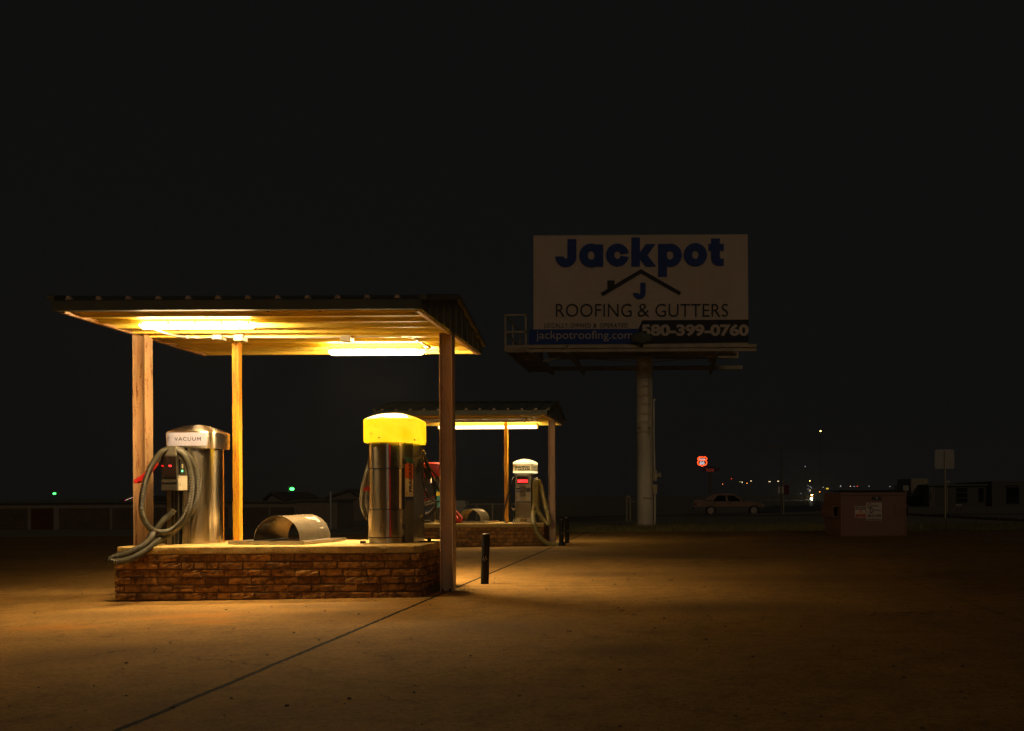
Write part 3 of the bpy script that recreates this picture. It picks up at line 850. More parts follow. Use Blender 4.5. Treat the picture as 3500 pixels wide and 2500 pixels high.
for (xa, xb, za, zb) in ((.004, .026, .076, .083), (.004, .026, .062, .069), (.026, .032, .062, .095), (.006, .028, .094, .100), (.008, .024, .045, .051)):
    t.add([f3(xa, za), f3(xb, za + .006), f3(xb, zb + .006), f3(xa, zb)], [(0, 1, 2, 3)])
for i in range(10):
    for j in range(6):
        xx = .04 + .036*i + (.012 if j % 2 else 0); zz = .012 + .02*j
        if .08 < xx < .355 and .04 < zz < .092: continue
        t.add([f3(xx, zz), f3(xx + .006, zz + .001), f3(xx + .008, zz + .005)], [(0, 1, 2)])
obj('emblem', t, pm('grey_ink', (.22, .21, .30), .5), lab)
for a in (-2.2, -1.57, -.9, -.4):
    r_ = MB(); r_.cyl((cx + .235*math.cos(a), cy + .235*math.sin(a), 1.440), (cx + .235*math.cos(a), cy + .235*math.sin(a), 1.455), .008, n=8); obj('screw', r_, M['dark_steel'], v1)
# pedestal and coin box
pd = MB(); pd.box(-4.985, -4.86, 10.06, 10.30, .5, 1.03); obj('pedestal', pd, M['dark_steel'], v1, bevel=.006)
pd = MB(); pd.box(-4.968, -4.925, 10.052, 10.062, .502, 1.028); pd.box(-4.842, -4.826, 10.10, 10.24, .502, 1.028); pd.box(-4.90, -4.893, 10.052, 10.062, .502, 1.028)
obj('pedestal_trim', pd, M['steel_dim'], v1)
cb = MB(); cb.box(-4.972, -4.818, 9.95, 10.165, 1.030, 1.372); coin = obj('coin_box', cb, M['steel_box'], v1, bevel=.006)
hd = MB()
hd.add([(-4.972, 9.95, 1.372), (-4.818, 9.95, 1.372), (-4.818, 10.16, 1.372), (-4.972, 10.16, 1.372), (-4.938, 9.985, 1.462), (-4.842, 9.985, 1.462), (-4.842, 10.16, 1.462), (-4.938, 10.16, 1.462)],
       [(3,2,1,0),(4,5,6,7),(0,1,5,4),(1,2,6,5),(2,3,7,6),(3,0,4,7)])
obj('hose_hood', hd, M['steel_box'], v1, bevel=.005)
g_ = MB(); g_.box(-4.962, -4.828, 9.9465, 9.951, 1.175, 1.362); gl = obj('display', g_, M['glass_dark'], coin)
t = MB(); t.text('16', lambda x, z: (-4.893 + x, 9.945, 1.262 + z), .024, .018, .02); obj('red_digits', t, M['led_red'], gl)
t = MB(); t.box(-4.968, -4.945, 9.945, 9.9462, 1.262, 1.278); obj('red_indicator', t, M['led_dim'], gl)
t = MB(); t.box(-4.968, -4.822, 9.943, 9.951, 1.160, 1.168); t.box(-4.968, -4.822, 9.945, 9.951, 1.104, 1.109); obj('trim_strip', t, M['steel'], coin)
t = MB(); t.box(-4.8175, -4.806, 9.985, 10.10, 1.185, 1.335); md = obj('card_reader', t, M['black_rubber'], coin, bevel=.003)
t = MB(); t.cyl((-4.8055, 10.03, 1.222), (-4.803, 10.03, 1.222), .0085, n=12); obj('green_light', t, M['led_green'], md)
t = MB(); t.box(-4.8055, -4.8045, 10.02, 10.05, 1.25, 1.29); obj('keypad', t, M['fixture_white'], md)
t = MB(); t.box(-4.8175, -4.812, 9.97, 10.15, 1.034, 1.175); pn = obj('side_panel', t, M['fixture_white'], coin)
t = MB(); t.box(-4.812, -4.8105, 10.00, 10.006, 1.075, 1.10); obj('slot', t, M['black_ink'], pn)
z8 = lambda X, Y, d: P(360 + X/2.95, 1400 + Y/2.95, d)
hs = MB()
path = [(700,1010,10.02),(640,1070,9.98),(580,1125,9.90),(520,1200,9.82),(465,1290,9.70),(385,1370,9.52),(265,1432,9.33),(130,1476,9.18),(55,1505,9.12),(48,1530,9.10),(105,1538,9.12),(210,1520,9.22),(330,1470,9.38),
        (430,1405,9.55),(520,1335,9.72),(600,1290,9.82),(690,1225,9.86),(790,1130,9.88),(870,1020,9.90),(918,900,9.92),(938,770,9.94),(925,640,9.96),(885,540,9.98),(815,455,10.0),(730,412,10.0),(640,405,10.0),(560,440,9.92),(490,530,9.84),(430,650,9.80),
        (390,790,9.78),(368,920,9.78),(368,1020,9.78),(388,1100,9.78),(435,1180,9.78),(510,1232,9.78),(600,1240,9.78),(690,1205,9.78),(775,1120,9.78),(835,1000,9.80),(862,870,9.82),(868,740,9.84),(855,610,9.86),(820,510,9.90),(770,445,9.95),(710,415,10.03),(650,412,10.08),(590,440,10.10),(545,490,10.10),(510,550,10.08)]
hs.tube([z8(*p) for p in path], .0305, 12, rib=(.015, .0055))
ho_ = obj('hose', hs, M['hose_grey'], v1, fix=False)
t = MB(); t.tube([z8(475, 1262, 9.74), z8(450, 1312, 9.68)], .036, 12); obj('hose_cuff', t, M['black_rubber'], ho_)
nz = MB()
A, B, C_ = z8(515, 545, 10.08), z8(400, 680, 9.95), z8(318, 725, 9.90)
nz.cyl(A, B, .026, .030, 14); nz.loft([[B + Vector((0, y, z)) for y, z in ((-.03, -.03), (.03, -.03), (.03, .03), (-.03, .03))],
         [C_ + Vector((0, y, z)) for y, z in ((-.055, -.020), (.055, -.020), (.055, .012), (-.055, .012))]], sm=False)
for i in range(3): nz.beam(B + Vector((.0, -.032, .022 - .022*i)), C_ + Vector((0, -.056, .010 - .014*i)), .004, .005)
obj('crevice_nozzle', nz, M['nozzle_red'], v1)

# ---- machine 2: yellow dome
v2 = thing('vacuum_machine', (-2.83, 10.3, .5), 'vacuum machine with a glowing yellow dome and locked steel doors', 'vacuum machine')
z5 = lambda X, Y, d: P(1200 + X/3.1225, 1380 + Y/3.1225, d)
def body2(r, z0, z1, mat, name, grow=0.0, parent=v2):
    c0 = (-2.848, 10.21); b = MB(); ring = []
    for i in range(41):
        a = PI + PI*.86*i/40 if True else 0
        a = R(165) + R(178)*i/40
        ring.append((c0[0] + r*math.cos(a), c0[1] + r*math.sin(a)))
    ring += [(-2.664 + grow, 10.24), (-2.664 + grow, 10.5), (-3.03 - grow, 10.5)]
    b.loft([[(x, y, z0) for x, y in ring], [(x, y, z1) for x, y in ring]])
    return obj(name, b, mat, parent, angle=25)
body2(.178, .500, .560, M['steel_dim'], 'base_ring')
body2(.186, .560, .836, M['steel'], 'lower_door')
body2(.181, .836, 1.238, M['steel'], 'middle_panel')
body2(.186, 1.238, 1.470, M['steel'], 'upper_door')
body2(.179, 1.470, 1.505, M['steel'], 'collar')
cbm = MB()
A2, B2 = (-2.668, 10.185), (-2.612, 10.30)
ring = [(-3.03, 10.30), (-2.70, 10.30), A2, B2, (-2.612, 10.75), (-3.03, 10.75)]
cbm.loft([[(x, y, .5) for x, y in ring], [(x, y, 1.50) for x, y in ring]], sm=False)
cab = obj('cabinet', cbm, M['steel_mirror'], v2)
dv = Vector((B2[0]-A2[0], B2[1]-A2[1], 0)); LL = dv.length; dv.normalize(); nv = Vector((dv.y, -dv.x, 0))
pl = lambda off: (lambda s, z: Vector((A2[0], A2[1], 0)) + dv*s + nv*off + Vector((0, 0, z)))
def band(parent, name, mat, off, s0, s1, z0, z1, slope=0.0):
    f = pl(off); b = MB(); b.add([f(s0, z0), f(s1, z0 + slope), f(s1, z1 + slope), f(s0, z1)], [(0, 1, 2, 3)]); return obj(name, b, mat, parent)
lb = band(cab, 'side_label', M['cream_label'], .0015, .003, LL - .003, .925, 1.485)
band(lb, 'dark_band', M['charcoal_label'], .0025, .003, LL - .003, 1.345, 1.485)
band(lb, 'teal_band', M['teal_ink'], .0027, .003, LL - .003, 1.300, 1.358, -.012)
band(lb, 'orange_band', M['orange_ink'], .0026, .003, LL - .003, 1.145, 1.300, -.010)
band(lb, 'navy_band', M['navy_ink'], .0026, .003, LL - .003, .925, .960, .0)
f = pl(.0032)
t = MB(); t.text('FRAGRANCE', lambda x, z: f(.052 + .048 - z + .010, 1.008 + x), .385, .050, .03, 1.0)
obj('lettering', t, M['black_ink'], lb)
t = MB()
for i in range(8):
    a = 2*PI*i/8
    c = (.030 + .013*math.cos(a), .992 + .013*math.sin(a)); t.add([f(c[0] + .0075*math.cos(k*PI/4), c[1] + .0075*math.sin(k*PI/4)) for k in range(8)], [tuple(range(8))])
obj('flower_emblem', t, M['yellow_ink'], lb)
d2 = dome(-2.792, 10.315, .265, .330, 1.494, 1.727, 1.802, 4.6)
M['dome_yellow'] = shell_plastic('translucent_yellow_plastic', (.90, .74, .012), (.10, .07, .01), .66, .5, (1.0, .67, .010), .60)
dm = obj('dome', d2, M['dome_yellow'], v2, angle=50)
for (X, Y, d) in ((302, 364, 9.985), (680, 388, 10.02), (803, 424, 10.45)):
    q = z5(X, Y, d); s_ = MB(); s_.cyl(q + Vector((0, -.02, 0)), q + Vector((0, .02, 0)), .006, n=10); obj('screw', s_, M['black_ink'], dm)
rs_ = random.Random(5)
for k in range(11):
    dx = rs_.choice((-.185, -.17, -.15, -.13, -.11, -.095)) + rs_.uniform(-.02, .02); zz = 1.655 + rs_.uniform(-.012, .012) if k < 7 else 1.572 + rs_.uniform(-.004, .004)
    yy = front_y(10.315, .330, .265, 4.6, dx) - .0015; w_ = rs_.uniform(.004, .012); h_ = rs_.uniform(.004, .009)
    q = MB(); q.add([(-2.792 + dx, yy, zz), (-2.792 + dx + w_, yy, zz + .002), (-2.792 + dx + w_ * .8, yy, zz + h_), (-2.792 + dx + .001, yy, zz + h_)], [(0, 1, 2, 3)])
    obj('decal_remnant', q, M['black_ink'], dm)
for zz in (.836, 1.238, .560):
    q = MB(); ring = [(-2.848 + .1875 * math.cos(R(165 + 178 * i / 40)), 10.21 + .1875 * math.sin(R(165 + 178 * i / 40))) for i in range(41)]
    q.loft([[(x, y, zz - .004) for x, y in ring], [(x, y, zz + .004) for x, y in ring]], closed=False, cap0=False, cap1=False); obj('door_seam', q, M['black_ink'], v2, fix=False)
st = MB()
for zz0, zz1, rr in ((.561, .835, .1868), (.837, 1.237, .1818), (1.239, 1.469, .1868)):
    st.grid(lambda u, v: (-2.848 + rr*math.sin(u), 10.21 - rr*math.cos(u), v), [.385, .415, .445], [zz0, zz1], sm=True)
obj('red_reflection', st, pm('painted_red_reflection', (.95, .02, .045), .3), v2, fix=False)  # reflected red light, painted on the steel doors as a thin strip
def padlock(X, Y, d):
    q = z5(X, Y, d); p = MB(); p.box(q.x - .020, q.x + .020, q.y - .012, q.y + .012, q.z - .026, q.z + .006)
    p.tube([q + Vector((-.013, 0, .004)), q + Vector((-.013, 0, .022)), q + Vector((0, 0, .034)), q + Vector((.013, 0, .022)), q + Vector((.013, 0, .004))], .004, 8)
    p.box(q.x - .03, q.x + .012, q.y + .012, q.y + .03, q.z + .004, q.z + .022)
    return obj('padlock', p, M['dark_steel'], v2, bevel=.002)
padlock(571, 618, 10.04); padlock(573, 1312, 10.04)
for zz0, zz1 in ((1.246, 1.462), (.575, .83)):
    hp = MB(); hp.grid(lambda u, v: (-2.848 + .1885*math.sin(u), 10.21 - .1885*math.cos(u), v), [.78 + .06*i for i in range(11)], [zz0, zz1])
    obj('hasp_plate', hp, M['steel_mirror'], v2, fix=False)
hk = MB()
hk.tube([Vector((-2.612, 10.55, 1.36)), Vector((-2.56, 10.52, 1.36)), Vector((-2.54, 10.50, 1.40)), Vector((-2.54, 10.5, 1.43))], .008, 8)
hk.tube([z5(752, 600, 10.5), z5(750, 540, 10.5), z5(770, 500, 10.5), z5(790, 520, 10.5), z5(795, 545, 10.5), z5(780, 545, 10.5)], .006, 8)
obj('hose_hook', hk, M['steel'], v2)
cbk = MB()
cbk.tube([z5(*p) for p in ((775,520,10.5),(762,590,10.48),(752,690,10.46),(765,840,10.44),(795,950,10.42),(850,1015,10.40),(910,1040,10.38),(960,1040,10.36),(985,960,10.38),(960,860,10.4),(900,760,10.42),(845,690,10.44),(800,590,10.48),(778,525,10.5))], .0085, 10)
cbk.tube([z5(*p) for p in ((780,525,10.52),(800,640,10.5),(850,760,10.48),(905,860,10.46),(945,945,10.45))], .0085, 10)
cbk.tube([z5(*p) for p in ((700,745,10.46),(706,690,10.46),(730,640,10.46),(768,608,10.47),(800,625,10.48),(835,700,10.48),(868,800,10.48),(885,900,10.46),(905,1010,10.44),(905,1100,10.42),(870,1170,10.40),(810,1205,10.38),(755,1195,10.36))], .0095, 10)
cbk.tube([z5(*p) for p in ((700,745,10.46),(735,700,10.46),(760,640,10.46),(790,740,10.45),(815,795,10.44),(845,800,10.43))], .0075, 10)
ck = obj('black_hose', cbk, M['black_rubber'], v2)
gn = MB(); gn.beam(z5(790, 690, 10.44), z5(850, 780, 10.42), .035, .022); gn.beam(z5(800, 720, 10.42), z5(830, 800, 10.40), .014, .014); obj('trigger_gun', gn, M['black_rubber'], v2, bevel=.004)
gn = MB(); gn.cyl(z5(760, 1195, 10.36), z5(735, 1212, 10.34), .012, .006, 10); obj('spray_tip', gn, M['yellow_ink'], ck)
h2 = MB(); h2.tube([z5(*p) for p in ((300,600,10.6),(215,640,10.42),(185,700,10.3),(155,800,10.24),(128,920,10.22),(118,1040,10.22),(132,1130,10.22),(165,1195,10.24),(205,1235,10.28),(260,1240,10.4))], .029, 12, rib=(.015, .0055))
h2.tube([z5(*p) for p in ((230,690,10.42),(200,760,10.36),(178,840,10.34),(172,930,10.33),(168,1030,10.33),(180,1110,10.33),(215,1160,10.36),(260,1170,10.42))], .029, 12, rib=(.015, .0055))
obj('hose', h2, M['hose_grey'], v2, fix=False)
nz = MB(); nz.loft([[z5(215, 880, 10.2) + Vector((0, y, z)) for y, z in ((-.02, -.02), (.02, -.02), (.02, .02), (-.02, .02))], [z5(145, 922, 10.16) + Vector((0, y, z)) for y, z in ((-.035, -.014), (.035, -.014), (.035, .010), (-.035, .010))]], sm=False)
obj('crevice_nozzle', nz, M['nozzle_red'], v2)
bk_ = MB(); bk_.box(-3.075, -3.03, 10.06, 10.11, .5, .528); obj('foot_bracket', bk_, M['dark_steel'], v2)

# ---- machine 3: red dome, far island
v3 = thing('vacuum_machine', (-4.86, 20.5, .44), 'red domed vacuum machine half hidden behind the near brown post', 'vacuum machine')
z7 = lambda X, Y, d: P(1430 + X/7.06, 1570 + Y/7.06, d)
zb3 = .442
b = MB(); sr = sup(.165, .27, 5, 48); b.loft([[(-4.86 + x, 20.47 + y, z) for x, y in sr] for z in (zb3, 1.372)]); bd3 = obj('body', b, M['steel'], v3, angle=50)
obj('dome', dome(-4.80, 20.47, .27, .33, 1.362, 1.615, 1.655, 5.0), pm('red_plastic_dome', (.66, .025, .012), .45, 0, (.58, .02, .01), 5), v3, angle=50)
yf = 20.195
lb3 = MB(); p = z7(140, 1508, yf); q = z7(392, 578, yf); lb3.box(p.x - .05, q.x, yf, yf + .004, p.z, q.z); lab3 = obj('front_label', lb3, M['charcoal_label'], v3)
def zt(mb, body, X0, Y0, X1, Y1, h, bold, sl=1.0):
    a = z7(X0, Y0, yf - .003); bb = z7(X1, Y1, yf - .003); v = bb - a; L = v.length; v.normalize(); up = Vector((0, 0, 1))
    mb.text(body, lambda x, z: a + v*x + up*z, L, h/7.06*yf/F, bold)
t = MB(); zt(t, 'fragrance', 30, 1058, 382, 940, 62, .03); obj('lettering', t, M['red_ink'], lab3)
t = MB(); zt(t, 'CO-MATIC', 100, 1090, 380, 1000, 46, .02); zt(t, 'VACUUM', 150, 1135, 384, 1066, 46, .02); zt(t, 'A', 160, 935, 185, 925, 36, .02); obj('lettering', t, M['cream_label'], lab3)
t = MB()
up_, lo_ = [], []
for i in range(13):
    s = i/12; X = 165 + 205*s; Y = 1325 - 195*s**2.2; th = 52*(1 - s)**.8
    up_.append(z7(X, Y - th, yf - .0032)); lo_.append(z7(X, Y, yf - .0032))
t.add(up_ + lo_, [(i, i+1, 14+i, 13+i) for i in range(12)]); obj('swoosh', t, M['white_paint'], lab3)
t = MB()
up_, lo_ = [], []
for i in range(13):
    s = i/12; X = 165 + 170*s; Y = 1268 - 150*s**2.2; th = 36*(1 - s)**.8
    up_.append(z7(X, Y - th, yf - .003)); lo_.append(z7(X, Y, yf - .003))
t.add(up_ + lo_, [(i, i+1, 14+i, 13+i) for i in range(12)]); obj('swoosh', t, M['blue_ink'], lab3)
t = MB(); t.add([z7(*k, yf - .003) for k in ((150, 895), (215, 745), (185, 745), (180, 790), (150, 800))], [(0, 1, 2, 3, 4)]); obj('red_mark', t, M['red_ink'], lab3)
t = MB(); t.add([z7(*k, yf - .003) for k in ((165, 745), (180, 690), (195, 750))], [(0, 1, 2)]); t.add([z7(*k, yf - .003) for k in ((145, 1470), (290, 1468), (290, 1482), (145, 1484))], [(0, 1, 2, 3)]); obj('white_mark', t, M['white_paint'], lab3)
sl = MB(); sl.box(-4.696, -4.690, 20.30, 20.62, .75, 1.10); s3 = obj('side_label', sl, M['teal_ink'], v3)
sl = MB(); sl.box(-4.690, -4.688, 20.30, 20.62, .98, 1.06); obj('yellow_band', sl, M['yellow_ink'], s3)
rh = MB(); rh.tube([z7(*k) for k in ((600,1300,19.98),(760,1290,19.98),(860,1268,19.98),(925,1300,19.97),(985,1370,19.96),(1035,1425,19.95),(1035,1475,19.93),(985,1492,19.93),(900,1490,19.95),(760,1480,19.97))], .032, 12)
rh.tube([z7(*k) for k in ((760,1330,20.05),(880,1380,20.05),(920,1420,20.04),(950,1460,20.02))], .032, 12)
obj('red_hose', rh, M['hose_red'], v3)

# ---- machine 4: SHAMPOO & VACUUM
v4 = thing('vacuum_machine', (-3.0, 20.6, .44), 'white topped SHAMPOO & VACUUM machine with a red SWITCH display', 'vacuum machine')
yb4 = 20.50; X0 = P(1759.5, 1700, yb4).x; X1 = P(1815.5, 1700, yb4).x
zq = lambda Y: P(1790, 1540 + Y/4.51, yb4).z
zx = lambda X: P(1700 + X/4.51, 1700, yb4).x
piv4 = (X0, yb4, 0); yaw4 = R(-5.0)
def o4(name, mb, mat, parent=v4, **k): mb.rot(piv4, yaw4); return obj(name, mb, mat, parent, **k)
b = MB(); b.box(X0, X1, yb4, yb4 + .50, zq(1042), zq(345)); bd = o4('body', b, M['steel_dim'], bevel=.006)
b = MB(); b.box(X0 - .006, X1 + .006, yb4 - .008, yb4 + .50, .440, zq(1042)); bp = o4('base_plate', b, M['fixture_white'], bevel=.004)
b = MB(); b.box(zx(347), zx(462), yb4 - .012, yb4 - .008, zq(1104), zq(1052)); b.cyl((zx(405), yb4 - .018, zq(1062)), (zx(405), yb4 - .008, zq(1062)), .011, n=12); b.cyl((zx(405), yb4 - .018, zq(1080)), (zx(405), yb4 - .008, zq(1080)), .011, n=12); lid = o4('access_door', b, M['steel'], bp)
for X in (283, 520):
    for Y in (1052, 1104):
        b = MB(); b.cyl((zx(X), yb4 - .012, zq(Y)), (zx(X), yb4 - .008, zq(Y)), .010, n=10); o4('screw', b, M['dark_steel'], bp)
b = MB(); b.box(zx(283), zx(522), yb4 - .005, yb4, zq(818), zq(352)); fp = o4('front_panel', b, pm('panel_sticker', (.50, .45, .36), .5, 0, (.42, .37, .29), 6), bevel=.002)
b = MB(); b.box(zx(304), zx(492), yb4 - .020, yb4 - .005, zq(523), zq(388)); fr = o4('display_frame', b, M['steel_dim'], fp, bevel=.006)
b = MB(); b.box(zx(318), zx(476), yb4 - .0225, yb4 - .020, zq(508), zq(405)); ds = o4('display_glass', b, pm('smoked_glass', (.10, .05, .03), .2), fr)
t = MB(); t.text('SWITCH', lambda x, z: (zx(322) + x, yb4 - .0245, zq(497) + z), zx(470) - zx(322), zq(453) - zq(497), .012, 1.1); o4('red_lettering', t, M['led_red'], ds)
t = MB(); t.box(zx(320), zx(472), yb4 - .0235, yb4 - .0226, zq(501), zq(449)); o4('red_matrix', t, emit('red_matrix_glow', (.9, .02, .03), .10), ds)
t = MB(); t.box(zx(352), zx(470), yb4 - .0235, yb4 - .0226, zq(412), zq(406)); o4('text_line', t, M['black_ink'], ds)
for (xa, xb, ya, yb_, mt) in ((290, 412, 600, 580, 'black_ink'), (290, 412, 641, 624, 'blue_ink'), (450, 516, 641, 580, 'charcoal_label')):
    t = MB(); r = .5*(zq(yb_) - zq(ya)) if mt == 'charcoal_label' else .004
    t.box(zx(xa), zx(xb), yb4 - .007, yb4 - .005, zq(ya), zq(yb_)); o4('instruction_strip', t, M[mt], fp, bevel=.0008)
t = MB(); t.box(zx(350), zx(449), yb4 - .016, yb4 - .005, zq(718), zq(552)); cn = o4('coin_mechanism', t, M['steel_dim'], fp, bevel=.004)
t = MB(); t.box(zx(425), zx(433), yb4 - .018, yb4 - .016, zq(612), zq(580)); t.cyl((zx(428), yb4 - .020, zq(694)), (zx(428), yb4 - .016, zq(694)), .012, n=10); t.box(zx(362), zx(410), yb4 - .018, yb4 - .016, zq(640), zq(628)); o4('coin_slot', t, M['black_ink'], cn)
t = MB(); t.box(zx(357), zx(414), yb4 - .0062, yb4 - .005, zq(756), zq(747)); o4('faded_mark', t, M['steel_dim'], fp)
t = MB(); t.box(zx(365), zx(430), yb4 - .0062, yb4 - .005, zq(773), zq(768)); o4('faded_mark', t, M['steel_dim'], fp)
t = MB(); t.cyl((zx(433), yb4 - .0068, zq(748)), (zx(433), yb4 - .005, zq(748)), .022, n=8); o4('flower_emblem', t, M['yellow_ink'], fp)
t = MB(); t.box(zx(287), zx(517), yb4 - .0062, yb4 - .005, zq(811), zq(786)); bb_ = o4('black_strip', t, M['black_ink'], fp)
t = MB(); t.box(zx(310), zx(495), yb4 - .0072, yb4 - .0062, zq(801), zq(797)); o4('text_line', t, M['cream_label'], bb_)
for X, Y in ((297, 372), (503, 372), (301, 731), (307, 998)):
    t = MB(); t.cyl((zx(X), yb4 - .012, zq(Y)), (zx(X), yb4 - .002, zq(Y)), .011, n=10); o4('lock_screw', t, M['black_ink'], bd)
ccx, ccy = (zx(240) + zx(552))/2 , yb4 + .235
ha = (zx(552) - zx(240))/2
lowd = MB(); rr_ = sup(ha, .285, 9)
lowd.loft([[(ccx + x*k, ccy + y*k, z) for x, y in rr_] for k, z in ((.9, zq(348)), (1, zq(345)), (1, zq(322)))])
wd_ = shell_plastic('white_dome_plastic', (.88, .82, .66), (.7, .6, .4), .66, .4, (1.0, .86, .55), .75) 
o4('dome_base', lowd, wd_)
md_ = MB(); md_.loft([[(ccx + x*k, ccy + y*k, z) for x, y in rr_] for k, z in ((.985, zq(322)), (.985, zq(212)))]); bandm = o4('sign_band', md_, shell_plastic('lit_sign_band', (.70, .58, .32), (.5, .4, .2), .7, .2, (1.0, .78, .36), .26))
ud = MB(); rings = [[(ccx + x*k, ccy + y*k, z) for x, y in rr_] for k, z in ((.985, zq(212)), (1, zq(211)), (1, zq(188)), (.97, zq(182)))]
for k in (.9, .8, .68, .54, .4, .26, .12): rings.append([(ccx + x*k, ccy + y*k, zq(182) + (zq(128) - zq(182))*(1 - (k/.97)**2)) for x, y in rr_])
ud.loft(rings); o4('dome', ud, wd_, angle=50)
yl = ccy - .285*.985 - .003
t = MB(); t.text('SHAMPOO', lambda x, z: (zx(278) + x, yl, zq(276) + z), zx(512) - zx(278), zq(242) - zq(276), .055); t.text('& VACUUM', lambda x, z: (zx(286) + x, yl, zq(312) + z), zx(514) - zx(286), zq(280) - zq(312), .055); o4('lettering', t, M['black_ink'], bandm)
t = MB()
for i in range(8):
    a = 2*PI*i/8; c = (zx(272) + .02*math.cos(a), zq(240) + .02*math.sin(a)); t.add([(c[0] + .012*math.cos(k*PI/4), yl - .0005, c[1] + .012*math.sin(k*PI/4)) for k in range(8)], [tuple(range(8))])
o4('flower_emblem', t, M['yellow_ink'], bandm)
t = MB(); t.box(zx(546), zx(551) , yl + .0, yl + .02, zq(320), zq(214)); o4('teal_edge', t, M['teal_ink'], bandm)
xr = ccx + ha*.985 + .003
t = MB(); t.text('SHAMPOO', lambda x, z: (xr, ccy - .22 + x, zq(276) + z), .44, zq(242) - zq(276), .025); t.text('& VACUUM', lambda x, z: (xr, ccy - .22 + x, zq(312) + z), .44, zq(280) - zq(312), .025); o4('lettering', t, M['navy_ink'], bandm)
zz4 = lambda X, Y, d: P(1700 + X/4.51, 1540 + Y/4.51, d)
hb = MB()
hb.tube([zz4(*p) for p in ((285,405,20.6),(262,408,20.5),(240,440,20.4),(215,500,20.38),(190,600,20.36),(150,740,20.34),(115,880,20.3),(98,1000,20.25),(105,1070,20.2),(140,1120,20.15),(190,1145,20.15),(235,1125,20.2),(258,1060,20.3),(262,980,20.36),(235,900,20.4),(205,820,20.4),(195,720,20.4),(200,600,20.4),(225,480,20.42),(262,415,20.5))], .016, 10)
obj('black_hose', hb, M['black_rubber'], v4)
hb = MB(); hb.tube([zz4(*p) for p in ((232,900,20.36),(255,915,20.36),(268,890,20.36))], .02, 8); hb.box(zx(205), zx(268), yb4 - .02, yb4 + .06, zq(520), zq(510)); obj('wand_holder', hb, M['steel_dim'], v4)
ho4 = MB()
ho4.tube([zz4(*p) for p in ((640,480,20.9),(600,478,20.6),(577,490,20.45),(574,560,20.42),(575,700,20.4),(566,850,20.36),(556,960,20.15),(552,1050,19.80),(560,1125,19.585),(590,1220,19.57),(640,1310,19.56),(710,1390,19.54),(790,1438,19.5),(870,1452,19.5),(945,1456,19.52))], .047, 12, rib=(.022, .004))
ho4.tube([zz4(*p) for p in ((640,620,20.9),(648,560,20.7),(640,495,20.55),(620,475,20.5),(602,500,20.45),(600,600,20.42),(596,720,20.4),(598,830,20.36),(625,930,20.3),(680,1030,20.2),(740,1105,20.1),(785,1135,20.0),(802,1120,20.0),(795,1060,20.05),(770,960,20.15),(735,830,20.3),(700,690,20.45),(668,560,20.6),(648,490,20.75),(640,480,20.9))], .047, 12, rib=(.022, .004))
ho4.tube([zz4(*p) for p in ((612,500,20.6),(628,600,20.6),(622,720,20.6),(630,830,20.6),(640,920,20.6))], .045, 12, rib=(.022, .004))
ro = obj('ribbed_hose', ho4, M['hose_olive'], v4, fix=False)
e = MB(); e.tube([zz4(935,1456,19.52), zz4(985,1458,19.54), zz4(1032,1446,19.58)], .052, 12); obj('hose_end', e, M['black_rubber'], ro)
e = MB(); e.tube([zz4(575,500,20.5), zz4(580,440,20.7), zz4(595,440,20.75)], .02, 8); e.tube([zz4(612,480,20.5), zz4(612,430,20.7)], .02, 8); e.box(zx(530), zx(556), yb4 + .02, yb4 + .06, zq(540), zq(525)); obj('hose_hook', e, M['fixture_white'], v4)

# ================================================================== BILLBOARD
bb = thing('billboard', (-.9, 35, -.1), 'large dim roofing billboard on a thick round pole with a catwalk', 'billboard')
M['bb_white'] = pm('billboard_vinyl', (.82, .66, .50), .65, 0, (.74, .59, .44), 0.8)
M['bb_navy'] = pm('navy_vinyl', (.015, .065, .32), .6)
M['bb_black'] = pm('black_vinyl', (.02, .02, .024), .6)
M['bb_steel'] = pm('galvanised_frame', (.66, .54, .34), .6, .0, (.5, .41, .26), 3)
M['bb_pole'] = pm('cream_pole_paint', (.88, .79, .58), .6, 0, (.76, .67, .48), 2.2, stretch=(1, 1, .35))
yB = 33.5
def B(X, Y, off=0.0): return P(1700 + X/2.472, 780 + Y/2.472, yB - off)
bo = MB(); tl, br = B(303, 60), B(2120, 985)
bo.box(tl.x, br.x, yB, yB + .22, br.z, tl.z); board = obj('board', bo, M['bb_steel'], bb, bevel=.02)
def poly(name, pts, mat, off, parent=board):
    m_ = MB(); m_.add([B(x, y, off) for x, y in pts], [tuple(range(len(pts)))]); return obj(name, m_, mat, parent)
poly('poster_sheet', [(305, 70), (2115, 57), (2122, 965), (305, 980)], M['bb_white'], .012)
poly('blue_band', [(303, 857), (1190, 851), (1214, 852), (1214, 978), (265, 984), (270, 858)], M['bb_navy'], .020)
poly('phone_band', [(1192, 851), (1224, 780), (2122, 773), (2122, 965), (1192, 978)], M['bb_black'], .024)
def wr(name, body, x0, y0, x1, y1, mat, bold, space=1.0, off=.034):
    a = B(x0, y1, off); b_ = B(x1, y1, off); c_ = B(x0, y0, off)
    X = b_ - a; Y = c_ - a; L = X.length; Hh = Y.length; X.normalize(); Y.normalize()
    m_ = MB(); m_.text(body, lambda x, z: a + X*x + Y*z, L, Hh, bold, space); return obj(name, m_, mat, board)
